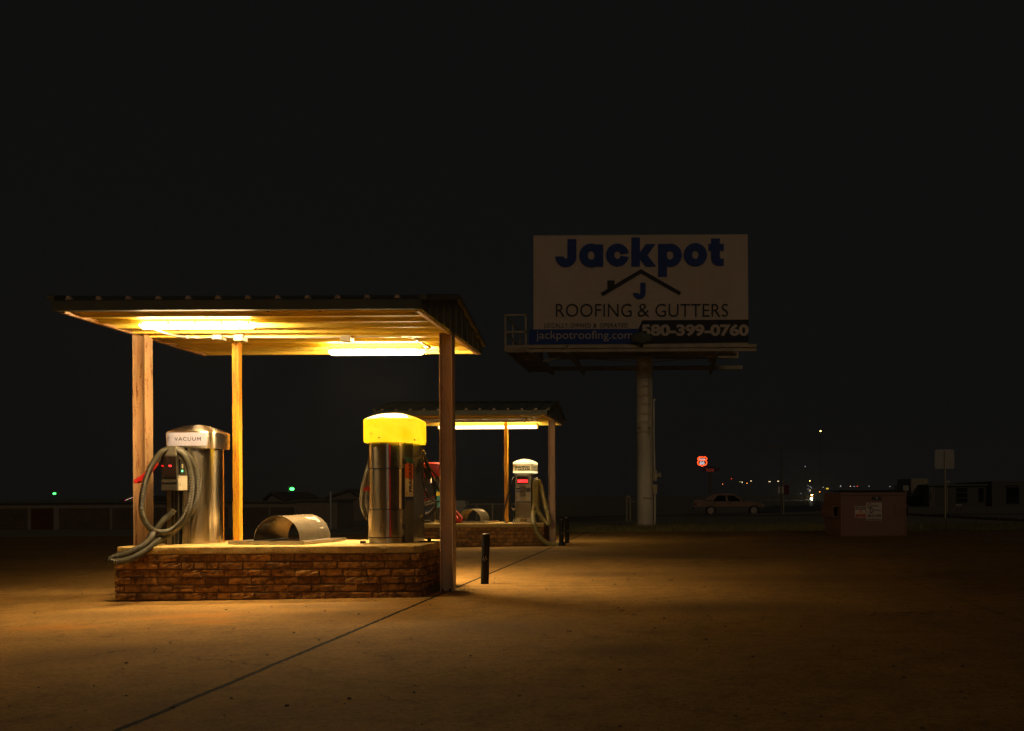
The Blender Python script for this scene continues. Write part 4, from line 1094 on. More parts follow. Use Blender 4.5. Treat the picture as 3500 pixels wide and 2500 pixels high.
class Letters:
    def __init__(s): s.mb = MB(); s.k = 0
    def poly(s, pts):
        s.k += 1; s.mb.add([B(x, y, .034 + .003 * s.k) for x, y in pts], [tuple(range(len(pts)))])
    def ring(s, cx, cy, ro, ri, a0=0, a1=360, sy=1.0, isy=1.25):
        s.k += 1; n = 40; o = .034 + .003 * s.k
        an = [R(a0 + (a1 - a0) * i / n) for i in range(n + 1)]
        vs = [B(cx + ro*math.cos(t), cy + ro*sy*math.sin(t), o) for t in an] + [B(cx + ri*math.cos(t), cy + ri*isy*math.sin(t), o) for t in an]
        s.mb.add(vs, [(i, i+1, n+2+i, n+1+i) for i in range(n)])
L_ = Letters(); L_.poly([(592, 93), (668, 93), (668, 245), (592, 245)]); L_.ring(579, 240, 90, 15, 0, 180)
obj('headline_letter', L_.mb, M['bb_navy'], board)
L_ = Letters(); L_.ring(793, 232, 101, 29); L_.poly([(820, 138), (895, 138), (895, 326), (820, 326)]); obj('headline_letter', L_.mb, M['bb_navy'], board)
L_ = Letters(); L_.ring(1015, 228, 97, 26, 10, 350); obj('headline_letter', L_.mb, M['bb_navy'], board)
L_ = Letters(); L_.poly([(1132, 80), (1205, 80), (1205, 325), (1132, 325)]); L_.poly([(1200, 212), (1255, 135), (1337, 135), (1270, 230), (1342, 325), (1254, 325), (1200, 255)]); obj('headline_letter', L_.mb, M['bb_navy'], board)
L_ = Letters(); L_.poly([(1358, 134), (1433, 134), (1433, 412), (1358, 412)]); L_.ring(1460, 230, 99, 29); obj('headline_letter', L_.mb, M['bb_navy'], board)
L_ = Letters(); L_.ring(1673, 226, 99, 27); obj('headline_letter', L_.mb, M['bb_navy'], board)
L_ = Letters(); L_.poly([(1806, 88), (1880, 88), (1880, 240), (1885, 257), (1913, 259), (1913, 318), (1880, 321), (1842, 314), (1814, 288), (1806, 250)]); L_.poly([(1785, 133), (1913, 133), (1913, 192), (1785, 192)]); obj('headline_letter', L_.mb, M['bb_navy'], board)
L_ = Letters(); L_.poly([(1208, 462), (1253, 462), (1253, 552), (1208, 552)]); L_.ring(1200, 548, 53, 9, 0, 180); obj('letter_emblem', L_.mb, M['bb_navy'], board)
for w_, xa_, xb_ in (('ROOFING', 494, 1135), ('&', 1185, 1283), ('GUTTERS', 1335, 1950)): wr('trade_lettering', w_, xa_, 640, xb_, 750, M['bb_black'], -.006, 1.02)
for w_, xa_, xb_ in (('LOCALLY', 397, 595), ('OWNED', 617, 790), ('&', 812, 840), ('OPERATED', 865, 1102)): wr('slogan_lettering', w_, xa_, 804, xb_, 841, M['bb_black'], 0, 1.2)
wr('web_lettering', 'jackpotroofing.com', 330, 868, 1143, 958, M['bb_white'], -.004)
wr('phone_lettering', '580-399-0760', 1218, 812, 2124, 914, M['bb_white'], .045)
poly('roof_emblem', [(875, 548), (930, 515), (930, 443), (991, 443), (991, 478), (1213, 347), (1554, 542), (1540, 568), (1214, 384), (890, 576)], M['bb_black'], .034)
# pole
pz = P(2205, 1160, 35.0)
x_p = P(2205, 1805, 35.0).x
pl_ = MB(); pl_.cyl((x_p, 35.0, -.4), (x_p, 35.0, 5.72), .278, n=40); pole = obj('pole', pl_, M['bb_pole'], bb)
ZP = lambda X, Y, d: P(2100 + X/2.32, 1150 + Y/2.32, d)
ld = MB()
xa, xb = ZP(186, 500, 34.6).x, ZP(284, 500, 34.6).x
for x in (xa, xb): ld.beam((x, 34.62, ZP(0, 775, 34.6).z), (x, 34.62, 5.7), .025, .04)
for k in range(10):
    z = ZP(0, 748 - 72*k, 34.6).z
    if z < 5.7: ld.beam((xa, 34.62, z), (xb, 34.62, z), .022, .022)
for Y in (715,):
    for x in (xa + .03, xb - .01): ld.beam((x, 34.62, ZP(0, Y, 34.6).z), (x, 34.8, ZP(0, Y, 34.6).z), .10, .06)
obj('ladder', ld, M['bb_steel'], bb)
cd2 = MB()
cd2.tube([ZP(313, 505, 34.9), ZP(314, 800, 34.9), ZP(319, 1060, 34.9)], .03, 8); cd2.tube([ZP(321, 1245, 34.9), ZP(321, 1515, 34.9)], .035, 8)
cd2.tube([ZP(290, 200, 34.75), ZP(293, 600, 34.75), ZP(297, 1100, 34.75), ZP(302, 1200, 34.8)], .016, 8)
cd2.tube([ZP(313, 505, 34.9), ZP(318, 498, 34.9), ZP(322, 510, 34.9)], .03, 8)
obj('conduit', cd2, M['bb_pole'], bb)
mt_ = MB(); a, b_ = ZP(308, 1148, 34.85), ZP(338, 1060, 34.85); mt_.box(a.x, b_.x, 34.8, 35.0, a.z, b_.z); a, b_ = ZP(306, 1250, 34.85), ZP(340, 1176, 34.85); mt_.box(a.x, b_.x, 34.8, 35.0, a.z, b_.z)
mbx = obj('meter_box', mt_, M['bb_steel'], bb, bevel=.01)
mt_ = MB(); c_ = ZP(340, 1102, 34.85); mt_.cyl(c_, c_ + Vector((.13, 0, 0)), .085, n=18); obj('meter', mt_, M['bb_steel'], mbx)
mt_ = MB(); a, b_ = ZP(228, 1288, 34.7), ZP(305, 1276, 34.7); mt_.box(a.x, b_.x, 34.705, 34.75, a.z, b_.z); obj('bracket_strap', mt_, M['bb_steel'], bb)
# horizontal frame: front walkway beam, rear beam, cross beams, struts
yF, yR = 33.0, 38.6
zB = P(2300, 1183, yF).z
fx0, fx1 = P(1731, 1184, yF).x, P(2586, 1184, yF).x
rx0, rx1 = P(1866, 1256, yR).x, P(2538, 1256, yR).x
wb = MB(); wb.box(fx0, P(1938, 1184, yF).x - .02, yF, yF + .06, zB - .05, zB + .05); wb.box(P(1940, 1184, yF).x, P(2184, 1184, yF).x, yF, yF + .06, zB - .05, zB + .05); wb.box(P(2197, 1184, yF).x, fx1, yF, yF + .06, zB - .05, zB + .05)
wb.box(fx0, fx1, yF + .06, yF + .07, zB - .17, zB - .04)
obj('walkway_beam', wb, M['bb_steel'], bb)
wk = MB(); wk.box(fx0 + .05, fx1 - .05, yF + .07, yF + .62, zB - .015, zB)
for i in range(40): wk.box(fx0 + .1 + (fx1 - fx0 - .2)*i/39 - .01, fx0 + .1 + (fx1 - fx0 - .2)*i/39 + .01, yF + .07, yF + .62, zB - .045, zB - .017)
obj('walkway_deck', wk, M['bb_steel'], bb)
rb = MB(); rb.box(rx0, rx1, yR, yR + .08, zB - .07, zB + .07); rb.box(rx0, rx1, yR + .30, yR + .36, zB - .05, zB + .05); obj('rear_beam', rb, M['bb_steel'], bb)
mt2 = MB(); mt2.box(tl.x + .3, br.x - .3, 34.75, 35.25, zB - .02, zB + .30); obj('torsion_beam', mt2, M['bb_steel'], bb)
bk2 = MB(); bk2.box(tl.x + .1, br.x - .1, 36.8, 36.95, br.z, tl.z - .05); obj('rear_board', bk2, M['bb_steel'], bb)
def B5(X, Y, d): return P(1700 + X/4.1345, 1050 + Y/4.1345, d)
for (X, Y, X2, Y2) in ((445, 590, 712, 930), (980, 570, 1185, 960), (1870*4.1345/2.472, 1030*1.0, 0, 0)):
    pass
for s in (fx0 + 2.0, fx0 + 4.05):
    pass
for xq in (P(1815, 1190, yF).x, P(1940, 1190, yF).x, P(2452, 1190, yF).x):
    c_ = MB(); c_.beam((xq, yF + .1, zB - .12), (xq, yR + .45, zB - .12), .11, .16); obj('cross_beam', c_, M['bb_steel'], bb)
for xq, yq in ((P(1845, 1220, 36).x, 36.2), (P(1968, 1220, 36).x, 36.4), (P(2430, 1220, 36).x, 36.2)):
    c_ = MB(); c_.beam((xq, yq, zB - .1), (xq, yq, zB + .75), .16, .16); obj('strut', c_, M['bb_steel'], bb)
# left side walkway with cage
cg = MB(); cx0, cx1 = P(1727, 1100, yF).x, P(1800, 1100, yF).x; zt_ = P(1760, 1077, yF).z; zm = P(1760, 1135, yF).z
for x in (cx0, cx1 - .03):
    cg.beam((x, yF + .03, zB - .1), (x, yF + .03, zt_), .055, .055)
for z in (zt_, zm): cg.beam((cx0, yF + .03, z), (cx1, yF + .03, z), .055, .055)
for (xx, yy) in ((cx0, 34.6), (cx0, 36.2), (cx1 - .1, 36.0)): cg.beam((xx, yy, zB), (xx, yy, zt_), .045, .045)
for z in (zt_, zm): cg.beam((cx0, yF, z), (cx0, 36.2, z), .04, .04)
obj('catwalk_cage', cg, M['bb_steel'], bb)
sd = MB()
for i in range(5):
    ya = yF + .05 + i*1.14; sd.box(cx0, cx1, ya, ya + 1.10, zB - .05, zB - .02)
sd.beam((cx0, yF, zB - .1), (cx0, yR + .2, zB - .1), .06, .10); sd.beam((cx1, yF, zB - .1), (cx1, yR + .2, zB - .1), .06, .12)
for i in range(6): sd.box(cx0, cx1, yF + .02 + i*1.12, yF + .07 + i*1.12, zB - .12, zB - .05)
obj('side_catwalk', sd, M['bb_steel'], bb)
cb2 = MB(); cb2.tube([B5(2025, 620, 34.3), B5(2060, 740, 34.3), B5(2120, 790, 34.3), B5(2180, 750, 34.3), B5(2195, 620, 34.3)], .015, 6)
cb2.tube([B5(1400, 735, 34.9), B5(1940, 775, 34.9)], .012, 6); cb2.tube([P(2230, 1239, 34.9), P(2350, 1228, 34.9), P(2500, 1225, 34.9)], .012, 6)
obj('hanging_cable', cb2, M['bb_steel'], bb)
rg_ = MB(); 
for i in range(7):
    a = B5(650 + 30*i, 775 - 9*i + (8 if i % 2 else 0), 34.4); b_ = B5(690 + 30*i, 740 - 5*i, 34.4 + .05*i); rg_.beam(a, b_, .10, .04)
obj('vinyl_scrap', rg_, M['bb_pole'], bb)
fl = MB(); q = B(1214, 925, .62); fl.loft([[q + Vector((.36*k*math.cos(2*PI*i/20), .1*math.sin(2*PI*i/20), dz + .17*k*0)) for i in range(20)] for k, dz in ((.3, -.19), (.85, -.13), (1, 0), (.85, .10), (.3, .15))])
fl.beam(q + Vector((0, 0, -.1)), Vector((q.x, yF + .05, zB)), .06, .06); obj('unlit_floodlight', fl, M['roof_green'], bb)

# ================================================================== CAR
cr_ = thing('parked_car', (3.5, 66, gz(3.5, 66)), 'silver four door sedan parked beyond the grass, facing right', 'car')
yC = 65.15
ZC = lambda X, Y: (lambda p: (p.x, p.z))(P(2350 + X/7.841, 1670 + Y/7.841, yC))
silver = pm('silver_car_paint', (.40, .24, .16), .32, .1, (.35, .21, .14), 3)
clad = pm('grey_lower_cladding', (.13, .115, .09), .5)
glass = pm('car_glass', (.012, .012, .013), .12)
def arcp(cx, cy, r, a0, a1, n=14): return [(cx + r*math.cos(R(a0 + (a1 - a0)*i/n)), cy - r*math.sin(R(a0 + (a1 - a0)*i/n))) for i in range(n + 1)]
prof = [(172, 322), (230, 308), (400, 297), (440, 330), (700, 350), (1480, 352), (1640, 352), (1850, 370), (1990, 392), (2035, 430), (2046, 500)]
low = [(2046, 500)] + [(1922, 500)] + arcp(1780, 590, 142, 39, 141)[0:0]
upper = prof + [(1885, 500)] + arcp(1780, 590, 140, 40, 140) + [(760, 500)] + arcp(620, 600, 140, 45, 135) + [(165, 500), (158, 400)]
b_ = MB(); b_.prism([ZC(*p) for p in upper], yC, yC + 1.68); obj('body', b_, silver, cr_, bevel=.03)
lower = [(2046, 500), (2050, 560), (2000, 590), (1925, 600)] + arcp(1780, 590, 140, 0, 40)[0:0] + [(1920, 590), (1888, 500)]
b_ = MB()
for pol in ([(2044, 502), (2052, 530), (2046, 575), (1922, 605), (1918, 560), (1888, 502)], [(1672, 502), (1642, 560), (1636, 640), (772, 640), (762, 590), (740, 502)], [(505, 502), (482, 560), (478, 612), (240, 612), (172, 575), (160, 520), (163, 502)]):
    b_.prism([ZC(*p) for p in pol], yC - .012, yC + 1.69)
obj('lower_cladding', b_, clad, cr_, bevel=.02)
roof = [(425, 312), (560, 218), (690, 155), (850, 133), (1150, 133), (1255, 155), (1390, 255), (1480, 352)]
gh = MB(); pr = [ZC(*p) for p in roof]; n = len(pr); zlo = min(p[1] for p in pr); zhi = max(p[1] for p in pr)
ins = lambda z: .07 + .17*(z - zlo)/(zhi - zlo)
gh.add([(x, yC + ins(z), z) for x, z in pr] + [(x, yC + 1.68 - ins(z), z) for x, z in pr], [tuple(range(n)), tuple(range(n, 2*n))[::-1]] + [(i, i+n, (i+1) % n + n, (i+1) % n) for i in range(n)])
obj('roof', gh, silver, cr_, bevel=.03)
for pol in ([(682, 345), (795, 205), (835, 188), (1022, 186), (1034, 345)], [(1096, 350), (1062, 186), (1225, 186), (1275, 205), (1395, 300), (1398, 350)]):
    w_ = MB(); q = [ZC(*p) for p in pol]; w_.add([(x, yC + ins(z) - .012, z) for x, z in q] + [(x, yC + ins(z) + .01, z) for x, z in q], [tuple(range(5 if len(q) == 5 else 6)), tuple(range(len(q), 2*len(q)))[::-1]] + [(i, (i+1) % len(q), (i+1) % len(q) + len(q), i + len(q)) for i in range(len(q))])
    obj('side_window', w_, glass, cr_)
for (pa, pb) in (((445, 300), (675, 163)), ((1268, 170), (1470, 345))):
    w_ = MB(); (xa, za), (xb, zb_) = ZC(*pa), ZC(*pb); nx, nz_ = -(zb_ - za), xb - xa; l_ = math.hypot(nx, nz_); nx, nz_ = nx/l_*.012, nz_/l_*.012
    if nz_ < 0: nx, nz_ = -nx, -nz_
    w_.add([(xa + nx, yC + .22, za + nz_), (xb + nx, yC + .30, zb_ + nz_), (xb + nx, yC + 1.38, zb_ + nz_), (xa + nx, yC + 1.46, za + nz_)], [(0, 1, 2, 3)]); obj('windscreen', w_, glass, cr_)
for (X, Y) in ((1780, 590), (620, 600)):
    for yy in (yC + .02, yC + 1.47):
        x, z = ZC(X, Y); r = 112/7.841*yC/F
        w_ = MB(); w_.cyl((x, yy, z), (x, yy + .19, z), r, n=32); wh = obj('wheel', w_, M['black_rubber'], cr_, bevel=.02)
        q = MB(); rr = 86/7.841*yC/F; q.cyl((x, yy - .012, z), (x, yy + .01, z), rr, n=32); rim = obj('rim', q, pm('alloy_rim', (.62, .48, .38), .4, .2), wh)
        q = MB()
        for k in range(15):
            a = 2*PI*k/15; c0 = Vector((x + rr*.78*math.cos(a), yy - .016, z + rr*.78*math.sin(a))); q.cyl(c0, c0 + Vector((0, .006, 0)), rr*.085, n=8)
        q.cyl((x, yy - .018, z), (x, yy - .01, z), rr*.18, n=5)
        obj('rim_holes', q, M['black_ink'], rim)
def cbox(name, X0, Y0, X1, Y1, mat, out=.02, parent=cr_):
    (xa, za), (xb, zb_) = ZC(X0, Y1), ZC(X1, Y0); q = MB(); q.box(xa, xb, yC - out, yC + .02, za, zb_); return obj(name, q, mat, parent, bevel=.006)
cbox('tail_light', 180, 385, 248, 460, pm('tail_light_lens', (.25, .02, .02), .25))
cbox('indicator', 252, 425, 300, 452, M['yellow_ink'], .012)
cbox('headlight', 1985, 425, 2046, 480, pm('headlight_glass', (.7, .6, .4), .15), .012)
cbox('door_handle', 690, 378, 775, 394, M['black_ink']); cbox('door_handle', 1085, 385, 1165, 402, M['black_ink'])
cbox('side_moulding', 750, 490, 1660, 501, M['black_ink'], .018)
cbox('wing_mirror', 1398, 258, 1428, 322, silver, .10)
cbox('door_seam', 655, 352, 658, 490, M['black_ink'], .003); cbox('door_seam', 1066, 352, 1069, 490, M['black_ink'], .003); cbox('door_seam', 1505, 356, 1508, 490, M['black_ink'], .003)

# ================================================================== NEON SIGN
ns = thing('neon_sign', (1.4, 80, gz(1.4, 80)), 'glowing red neon Route 66 shield sign above the silver sedan', 'sign')
yN = 80
ZN = lambda X, Y, d=yN: P(2360 + X/18.04, 1540 + Y/18.04, d)
out_ = [(440, 510), (500, 450), (570, 395), (610, 430), (650, 440), (690, 420), (730, 395), (770, 430), (810, 440), (850, 420), (885, 395), (950, 450), (1015, 510), (975, 570), (945, 610), (965, 660), (1000, 730), (985, 830), (930, 890), (830, 920), (770, 940), (718, 970), (665, 935), (600, 910), (520, 890), (465, 830), (445, 750), (475, 680), (500, 620), (480, 570), (440, 510)]
bp_ = MB(); n = len(out_) - 1
bp_.add([ZN(X, Y, yN + .05) for X, Y in out_[:-1]] + [ZN(X, Y, yN + .25) for X, Y in out_[:-1]], [tuple(range(n)), tuple(range(n, 2*n))[::-1]] + [(i, (i+1) % n, (i+1) % n + n, i + n) for i in range(n)])
shield = obj('shield_panel', bp_, pm('maroon_panel', (.10, .02, .02), .5), ns)
nn_ = MB(); nn_.tube([ZN(X, Y) for X, Y in out_], .035, 8); nn_.tube([ZN(500, 615), ZN(720, 614), ZN(945, 612)], .030, 8); obj('neon_tube', nn_, emit('red_neon', (1.0, .07, .012), 3.0), shield)
lw = emit('white_lit_letters', (.86, .83, .90), .62)
t = MB(); 
def ntext(mb, body, X0, Y0, X1, Y1, bold):
    a = ZN(X0, Y1, yN - .02); w_ = ZN(X1, Y1).x - a.x; h_ = ZN(X0, Y0).z - a.z
    mb.text(body, lambda x, z: a + Vector((x, 0, z)), w_, h_, bold)
ntext(t, 'Route', 550, 475, 900, 595, .035); ntext(t, '66', 560, 645, 875, 885, .05); obj('lit_lettering', t, lw, shield)
pn2 = MB(); a, b_ = ZN(640, 1320, yN + .1), ZN(1840, 985, yN + .1)
el = [(a.x + (b_.x - a.x)*(.5 + .5*math.cos(2*PI*i/28)), a.z + (b_.z - a.z)*(.5 + .5*math.sin(2*PI*i/28))) for i in range(28)]
pn2.prism(el, yN + .1, yN + .3); pnl = obj('name_panel', pn2, pm('dark_panel', (.05, .03, .035), .4), ns)
t = MB(); 
yN_ = yN
ntext(t, 'Safe Travels on', 960, 1120, 1465, 1185, .02); ntext(t, 'Route 66', 1010, 1210, 1435, 1300, .02)
for i in range(len(t.v)): t.v[i].y = yN + .09
obj('red_lettering', t, emit('dim_red_letters', (.8, .09, .05), .20), pnl)
t = MB(); q = ZN(1590, 1030, yN + .09)
t.tube([ZN(1570, 1035, yN + .08), ZN(1610, 1035, yN + .08), ZN(1640, 1080, yN + .08), ZN(1625, 1110, yN + .08)], .018, 6); obj('white_mark', t, M['white_paint'], pnl)
t = MB(); a = ZN(1220, 1300, yN + .2); t.cyl((a.x, yN + .2, gz(a.x, yN) - .2), (a.x, yN + .2, a.z + .3), .09, n=12); obj('pole', t, M['dim_pole'], ns)
t = MB(); a = ZN(770, 1000, yN + .15); b_ = ZN(1000, 1140, yN + .15); t.beam(a, b_, .08, .08); obj('support_arm', t, M['dark_steel'], ns)

# ================================================================== DUMPSTER
dp = thing('dumpster', (3.9, 23.3, .02), 'rusty red brown dumpster with a white disposal sign and a warning sticker', 'dumpster')
M['dumpster'] = rusty('maroon_dumpster_paint', (.215, .115, .085), (.15, .085, .06), .60, (2, 2, 1.2))
W_, D_, H_ = 1.53, 1.35, .985
def DM(mb): 
    Mx = Matrix.Translation((3.828, 23.3, .02)) @ Matrix.Rotation(R(8), 4, 'Z')
    for i in range(len(mb.v)): mb.v[i] = Mx @ mb.v[i]
    return mb
q = MB()
side_ = [(0, .0), (0, H_), (D_*.96, H_), (D_*1.06, H_*.72), (D_*.98, .12), (D_*.86, 0)]
q.add([(0, y, z) for y, z in side_] + [(W_, y, z) for y, z in side_], [tuple(range(6)), tuple(range(6, 12))[::-1]] + [(i, (i+1) % 6, (i+1) % 6 + 6, i + 6) for i in range(6)])
obj('bin_body', DM(q), M['dumpster'], dp, bevel=.012)
q = MB(); q.box(-.02, W_ + .02, -.03, .02, H_ - .055, H_ + .01); q.box(-.02, .02, .02, D_*.95, H_ - .055, H_ + .01); q.box(W_ - .02, W_ + .02, .02, D_*.95, H_ - .055, H_ + .01); q.box(-.012, .03, -.018, .02, .0, H_ - .055); q.box(W_ - .03, W_ + .012, -.018, .02, .0, H_ - .055)
obj('rim_channel', DM(q), M['dumpster'], dp, bevel=.006)
q = MB(); 
for xa, xb in ((.0, W_/2 - .01), (W_/2 + .01, W_)): 
    q.add([(xa, .03, H_ + .012), (xb, .03, H_ + .012), (xb, D_*.97, H_ + .06), (xa, D_*.97, H_ + .06), (xa, .03, H_ + .03), (xb, .03, H_ + .03), ((xb), D_*.5, H_ + .065), (xa, D_*.5, H_ + .065)], [(0, 1, 5, 4), (4, 5, 6, 7), (7, 6, 2, 3), (0, 3, 7, 4), (1, 2, 6, 5), (0, 3, 2, 1)])
obj('lid', DM(q), M['bollard_black'], dp)
for sx in (-.14, W_ + .002):
    q = MB(); q.box(sx, sx + .14, .18, 1.15, .42, .45); q.box(sx, sx + .14, .18, 1.15, .67, .70); q.box(sx if sx > 0 else sx, sx + .02, .18, 1.15, .45, .67) if sx < 0 else q.box(sx + .12, sx + .14, .18, 1.15, .45, .67)
    obj('fork_pocket', DM(q), M['dumpster'], dp, bevel=.004)
zd = lambda X, Y: ((X - 600)/2.675*23.3/F, (895 - Y)/2.675*23.3/F)
def dbox(name, X0, Y0, X1, Y1, mat, t=.008, parent=dp):
    (xa, za), (xb, zb_) = zd(X0, Y1), zd(X1, Y0); q = MB(); q.box(xa, xb, -t, 0.0, za, zb_); return obj(name, DM(q), mat, parent)
def dtext(name, body, X0, Y0, X1, Y1, mat, bold, parent, off=.0115):
    (xa, za), (xb, zb_) = zd(X0, Y1), zd(X1, Y0); q = MB(); q.text(body, lambda x, z: (xa + x, -off, za + z), xb - xa, zb_ - za, bold); return obj(name, DM(q), mat, parent)
lt = dbox('latch', 890, 535, 975, 562, M['black_ink'], .03); dbox('padlock', 925, 540, 940, 556, M['alu'], .045, lt)
dbox('side_pad', 1115, 625, 1165, 705, M['dumpster'], .02)
M['sticker_white'] = pm('faded_sticker', (.60, .52, .44), .6)
sg = dbox('disposal_sign', 838, 588, 985, 752, M['sticker_white'], .008)
dtext('lettering', 'G', 848, 595, 882, 642, M['black_ink'], .02, sg); dtext('lettering', 'ENERAL', 884, 608, 957, 628, M['black_ink'], .02, sg); dtext('lettering', 'D', 870, 634, 904, 684, M['navy_ink'], .02, sg); dtext('lettering', 'ISPOSAL', 907, 650, 979, 668, M['navy_ink'], .02, sg)
dtext('lettering', '405-275-0900', 846, 696, 980, 724, M['black_ink'], .03, sg)
dbox('grey_strip', 842, 736, 983, 748, pm('grey_ink_strip', (.2, .17, .13), .6), .0095, sg)
wsn = dbox('warning_sticker', 730, 620, 833, 727, M['sticker_white'], .008)
wk_ = dbox('black_band', 735, 626, 828, 652, M['black_ink'], .0095, wsn); dtext('lettering', 'WARNING', 742, 630, 822, 648, M['sticker_white'], .03, wk_)
dbox('red_band', 735, 694, 828, 722, pm('faded_red_ink', (.38, .05, .04), .6), .0095, wsn)
dbox('red_mark', 773, 658, 789, 671, M['red_ink'], .0095, wsn)
for (ya, yb_, xa, xb) in ((675, 678, 760, 800), (682, 684, 745, 818), (688, 690, 740, 822)): dbox('text_line', xa, ya, xb, yb_, M['orange_ink'], .0095, wsn)
for (ya, yb_, xa, xb) in ((701, 704, 768, 795), (711, 714, 755, 808)): dbox('text_line', xa, ya, xb, yb_, M['sticker_white'], .011, wsn)

# ================================================================== ROAD SIGNS, POLES
def signpost(name, cat, d, px, y_top, y_base, panel, label, w=.07, back=True):
    b0_ = P(px, y_base, d); r = thing(name, (b0_.x, d, b0_.z), label, cat)
    q = MB(); q.beam((b0_.x, d, min(b0_.z, gz(b0_.x, d)) - .1), (b0_.x, d, P(px, y_top, d).z), w, .04, up=(1, 0, 0)); obj('post', q, M['bb_steel'], r)
    if panel:
        xa, ya, xb, yb_ = panel; p, q_ = P(xa, yb_, d + .04), P(xb, ya, d + .04)
        rr = .08*(q_.x - p.x); cs = [(p.x + rr, p.z + rr, 180), (q_.x - rr, p.z + rr, 270), (q_.x - rr, q_.z - rr, 0), (p.x + rr, q_.z - rr, 90)]
        pts = [(cx_ + rr*math.cos(R(a0 + 30*k)), cz + rr*math.sin(R(a0 + 30*k))) for cx_, cz, a0 in cs for k in range(4)]
        m_ = MB(); m_.prism(pts, d + .03, d + .045); obj('sign_panel', m_, M['bb_sign'], r)
    return r
M['bb_sign'] = pm('bare_sign_back', (.50, .47, .41), .55)
signpost('road_sign', 'sign', 48, 3230.5, 1540, 1770, (3195, 1537, 3261, 1603), 'square road sign seen from behind on a tall post at right', .085)
signpost('road_sign', 'sign', 70, 3236.5, 1650, 1733, (3234, 1643.5, 3247, 1650), 'thin pale marker post with a tiny plate right of the square sign post', .07)
signpost('road_sign', 'sign', 60, 3096, 1662, 1722, (3087, 1660, 3105, 1677.5), 'small white sign showing just above the right end of the dumpster lid', .06)
ys_ = thing('yard_sign', (16.5, 60, gz(16.5, 60)), 'small white yard sign low in front of the dark building', 'sign')
p, q_ = P(3267.5, 1730, 60), P(3286, 1725, 60); m_ = MB(); m_.box(p.x, q_.x, 60, 60.02, p.z, q_.z); obj('sign_panel', m_, M['white_paint'], ys_)
m_ = MB(); m_.box(p.x + .05, q_.x - .05, 59.98, 60, p.z + .03, q_.z - .03); obj('text_line', m_, M['black_ink'], ys_)
m_ = MB()
for x in (p.x + .06, q_.x - .06): m_.cyl((x, 60.01, gz(p.x, 60) - .1), (x, 60.01, p.z), .012, n=6)
obj('stake', m_, M['dark_steel'], ys_)

yU = 62; Z3 = lambda X, Y, d=yU: P(2300 + X/3.79, 1450 + Y/3.79, d)
up = thing('utility_pole', (Z3(1403, 1100).x, yU, gz(6, yU)), 'tall thin street pole with a crossarm and bare banner arms', 'pole')
a = Z3(1398, 1100); b_ = Z3(1404, 300); q = MB(); q.cyl((b_.x, yU, gz(a.x, yU) - .2), (b_.x, yU, b_.z), .055, .035, 12); obj('pole', q, M['dim_pole'], up)
for (X0_, Y0_, X1_, Y1_, w_) in ((1180, 292, 1424, 298, .05), (1405, 556, 1507, 561, .05), (1405, 772, 1508, 775, .04)):
    q = MB(); q.beam(Z3(X0_, Y0_), Z3(X1_, Y1_), w_, w_); obj('banner_arm', q, M['dim_pole'], up)
for (X0_, X1_) in ((1358, 1387), (1406, 1430)):
    p, q_ = Z3(X0_, 897), Z3(X1_, 812); m_ = MB(); m_.box(p.x, q_.x, yU - .12, yU - .09, p.z, q_.z); obj('vertical_sign', m_, M['bb_white'], up)
p, q_ = Z3(1442, 915, 63), Z3(1502, 790, 63); m_ = MB(); m_.box(p.x, q_.x, 62.9, 63.0, p.z, q_.z)
bn = thing('banner_flag', (p.x, 63, gz(p.x, 63)), 'dark red vertical banner right of the thin street pole', 'banner'); obj('cloth', m_, pm('dark_red_cloth', (.16, .02, .025), .7), bn)
m_ = MB(); m_.cyl((p.x - .04, 63, gz(p.x, 63) - .1), (p.x - .04, 63, Z3(1443, 710, 63).z), .03, n=8); obj('pole', m_, M['bb_steel'], bn)
pp = thing('pipe_riser', (P(2148, 1750, 45).x, 45, gz(-2, 45)), 'pair of thin pipe risers standing in the grass left of the billboard pole', 'pipe')
for px_ in (2142, 2154):
    q = MB(); a, b_ = P(px_, 1752, 45), P(px_, 1696 + (px_ - 2142)*.3, 45); q.cyl((a.x, 45, gz(a.x, 45) - .1), b_, .03, n=8); obj('pipe', q, M['bb_steel'], pp)
q = MB(); q.cyl(P(2142, 1715, 45), P(2172, 1716, 45), .015, n=6); q.sphere(P(2143, 1710, 45), .06, 6); q.sphere(P(2148, 1698, 45), .07, 6); obj('valve', q, M['bb_steel'], pp)

# ================================================================== FENCE BEHIND THE FAR ISLAND
fe = thing('chain_link_fence', (P(1600, 1724, 40).x, 40, gz(-7, 40)), 'faint low chain link fence seen through the far canopy', 'fence')
xs_ = [P(px_, 1724, 40).x for px_ in (1575, 1629, 1683, 1737, 1791, 1845)]
for x in xs_:
    q = MB(); q.cyl((x, 40, gz(x, 40) - .1), (x, 40, P(1650, 1721, 40).z), .03, n=8); obj('post', q, M['bb_steel'], fe)
q = MB(); q.cyl((xs_[0], 40, P(1600, 1724, 40).z), (xs_[-1], 40, P(1845, 1723, 40).z), .022, n=6); obj('top_rail', q, M['bb_steel'], fe)
q = MB(); x = xs_[0]; zt2 = P(1650, 1725, 40).z; zb2 = gz(-7, 40)
while x < xs_[-1]:
    for s in (-1, 1): q.beam((x, 40, zb2), (x + s*(zt2 - zb2)*.6, 40.0 + .004*s, zt2), .006, .006)
    x += .12
tag(obj('wire_mesh', q, M['bb_steel'], fe, fix=False), kind='stuff')
cs_ = thing('crate_stack', (P(1575, 1745, 34).x, 34, gz(-7, 34)), 'pale slatted crates stacked behind the far island, beside the near post', 'crate')
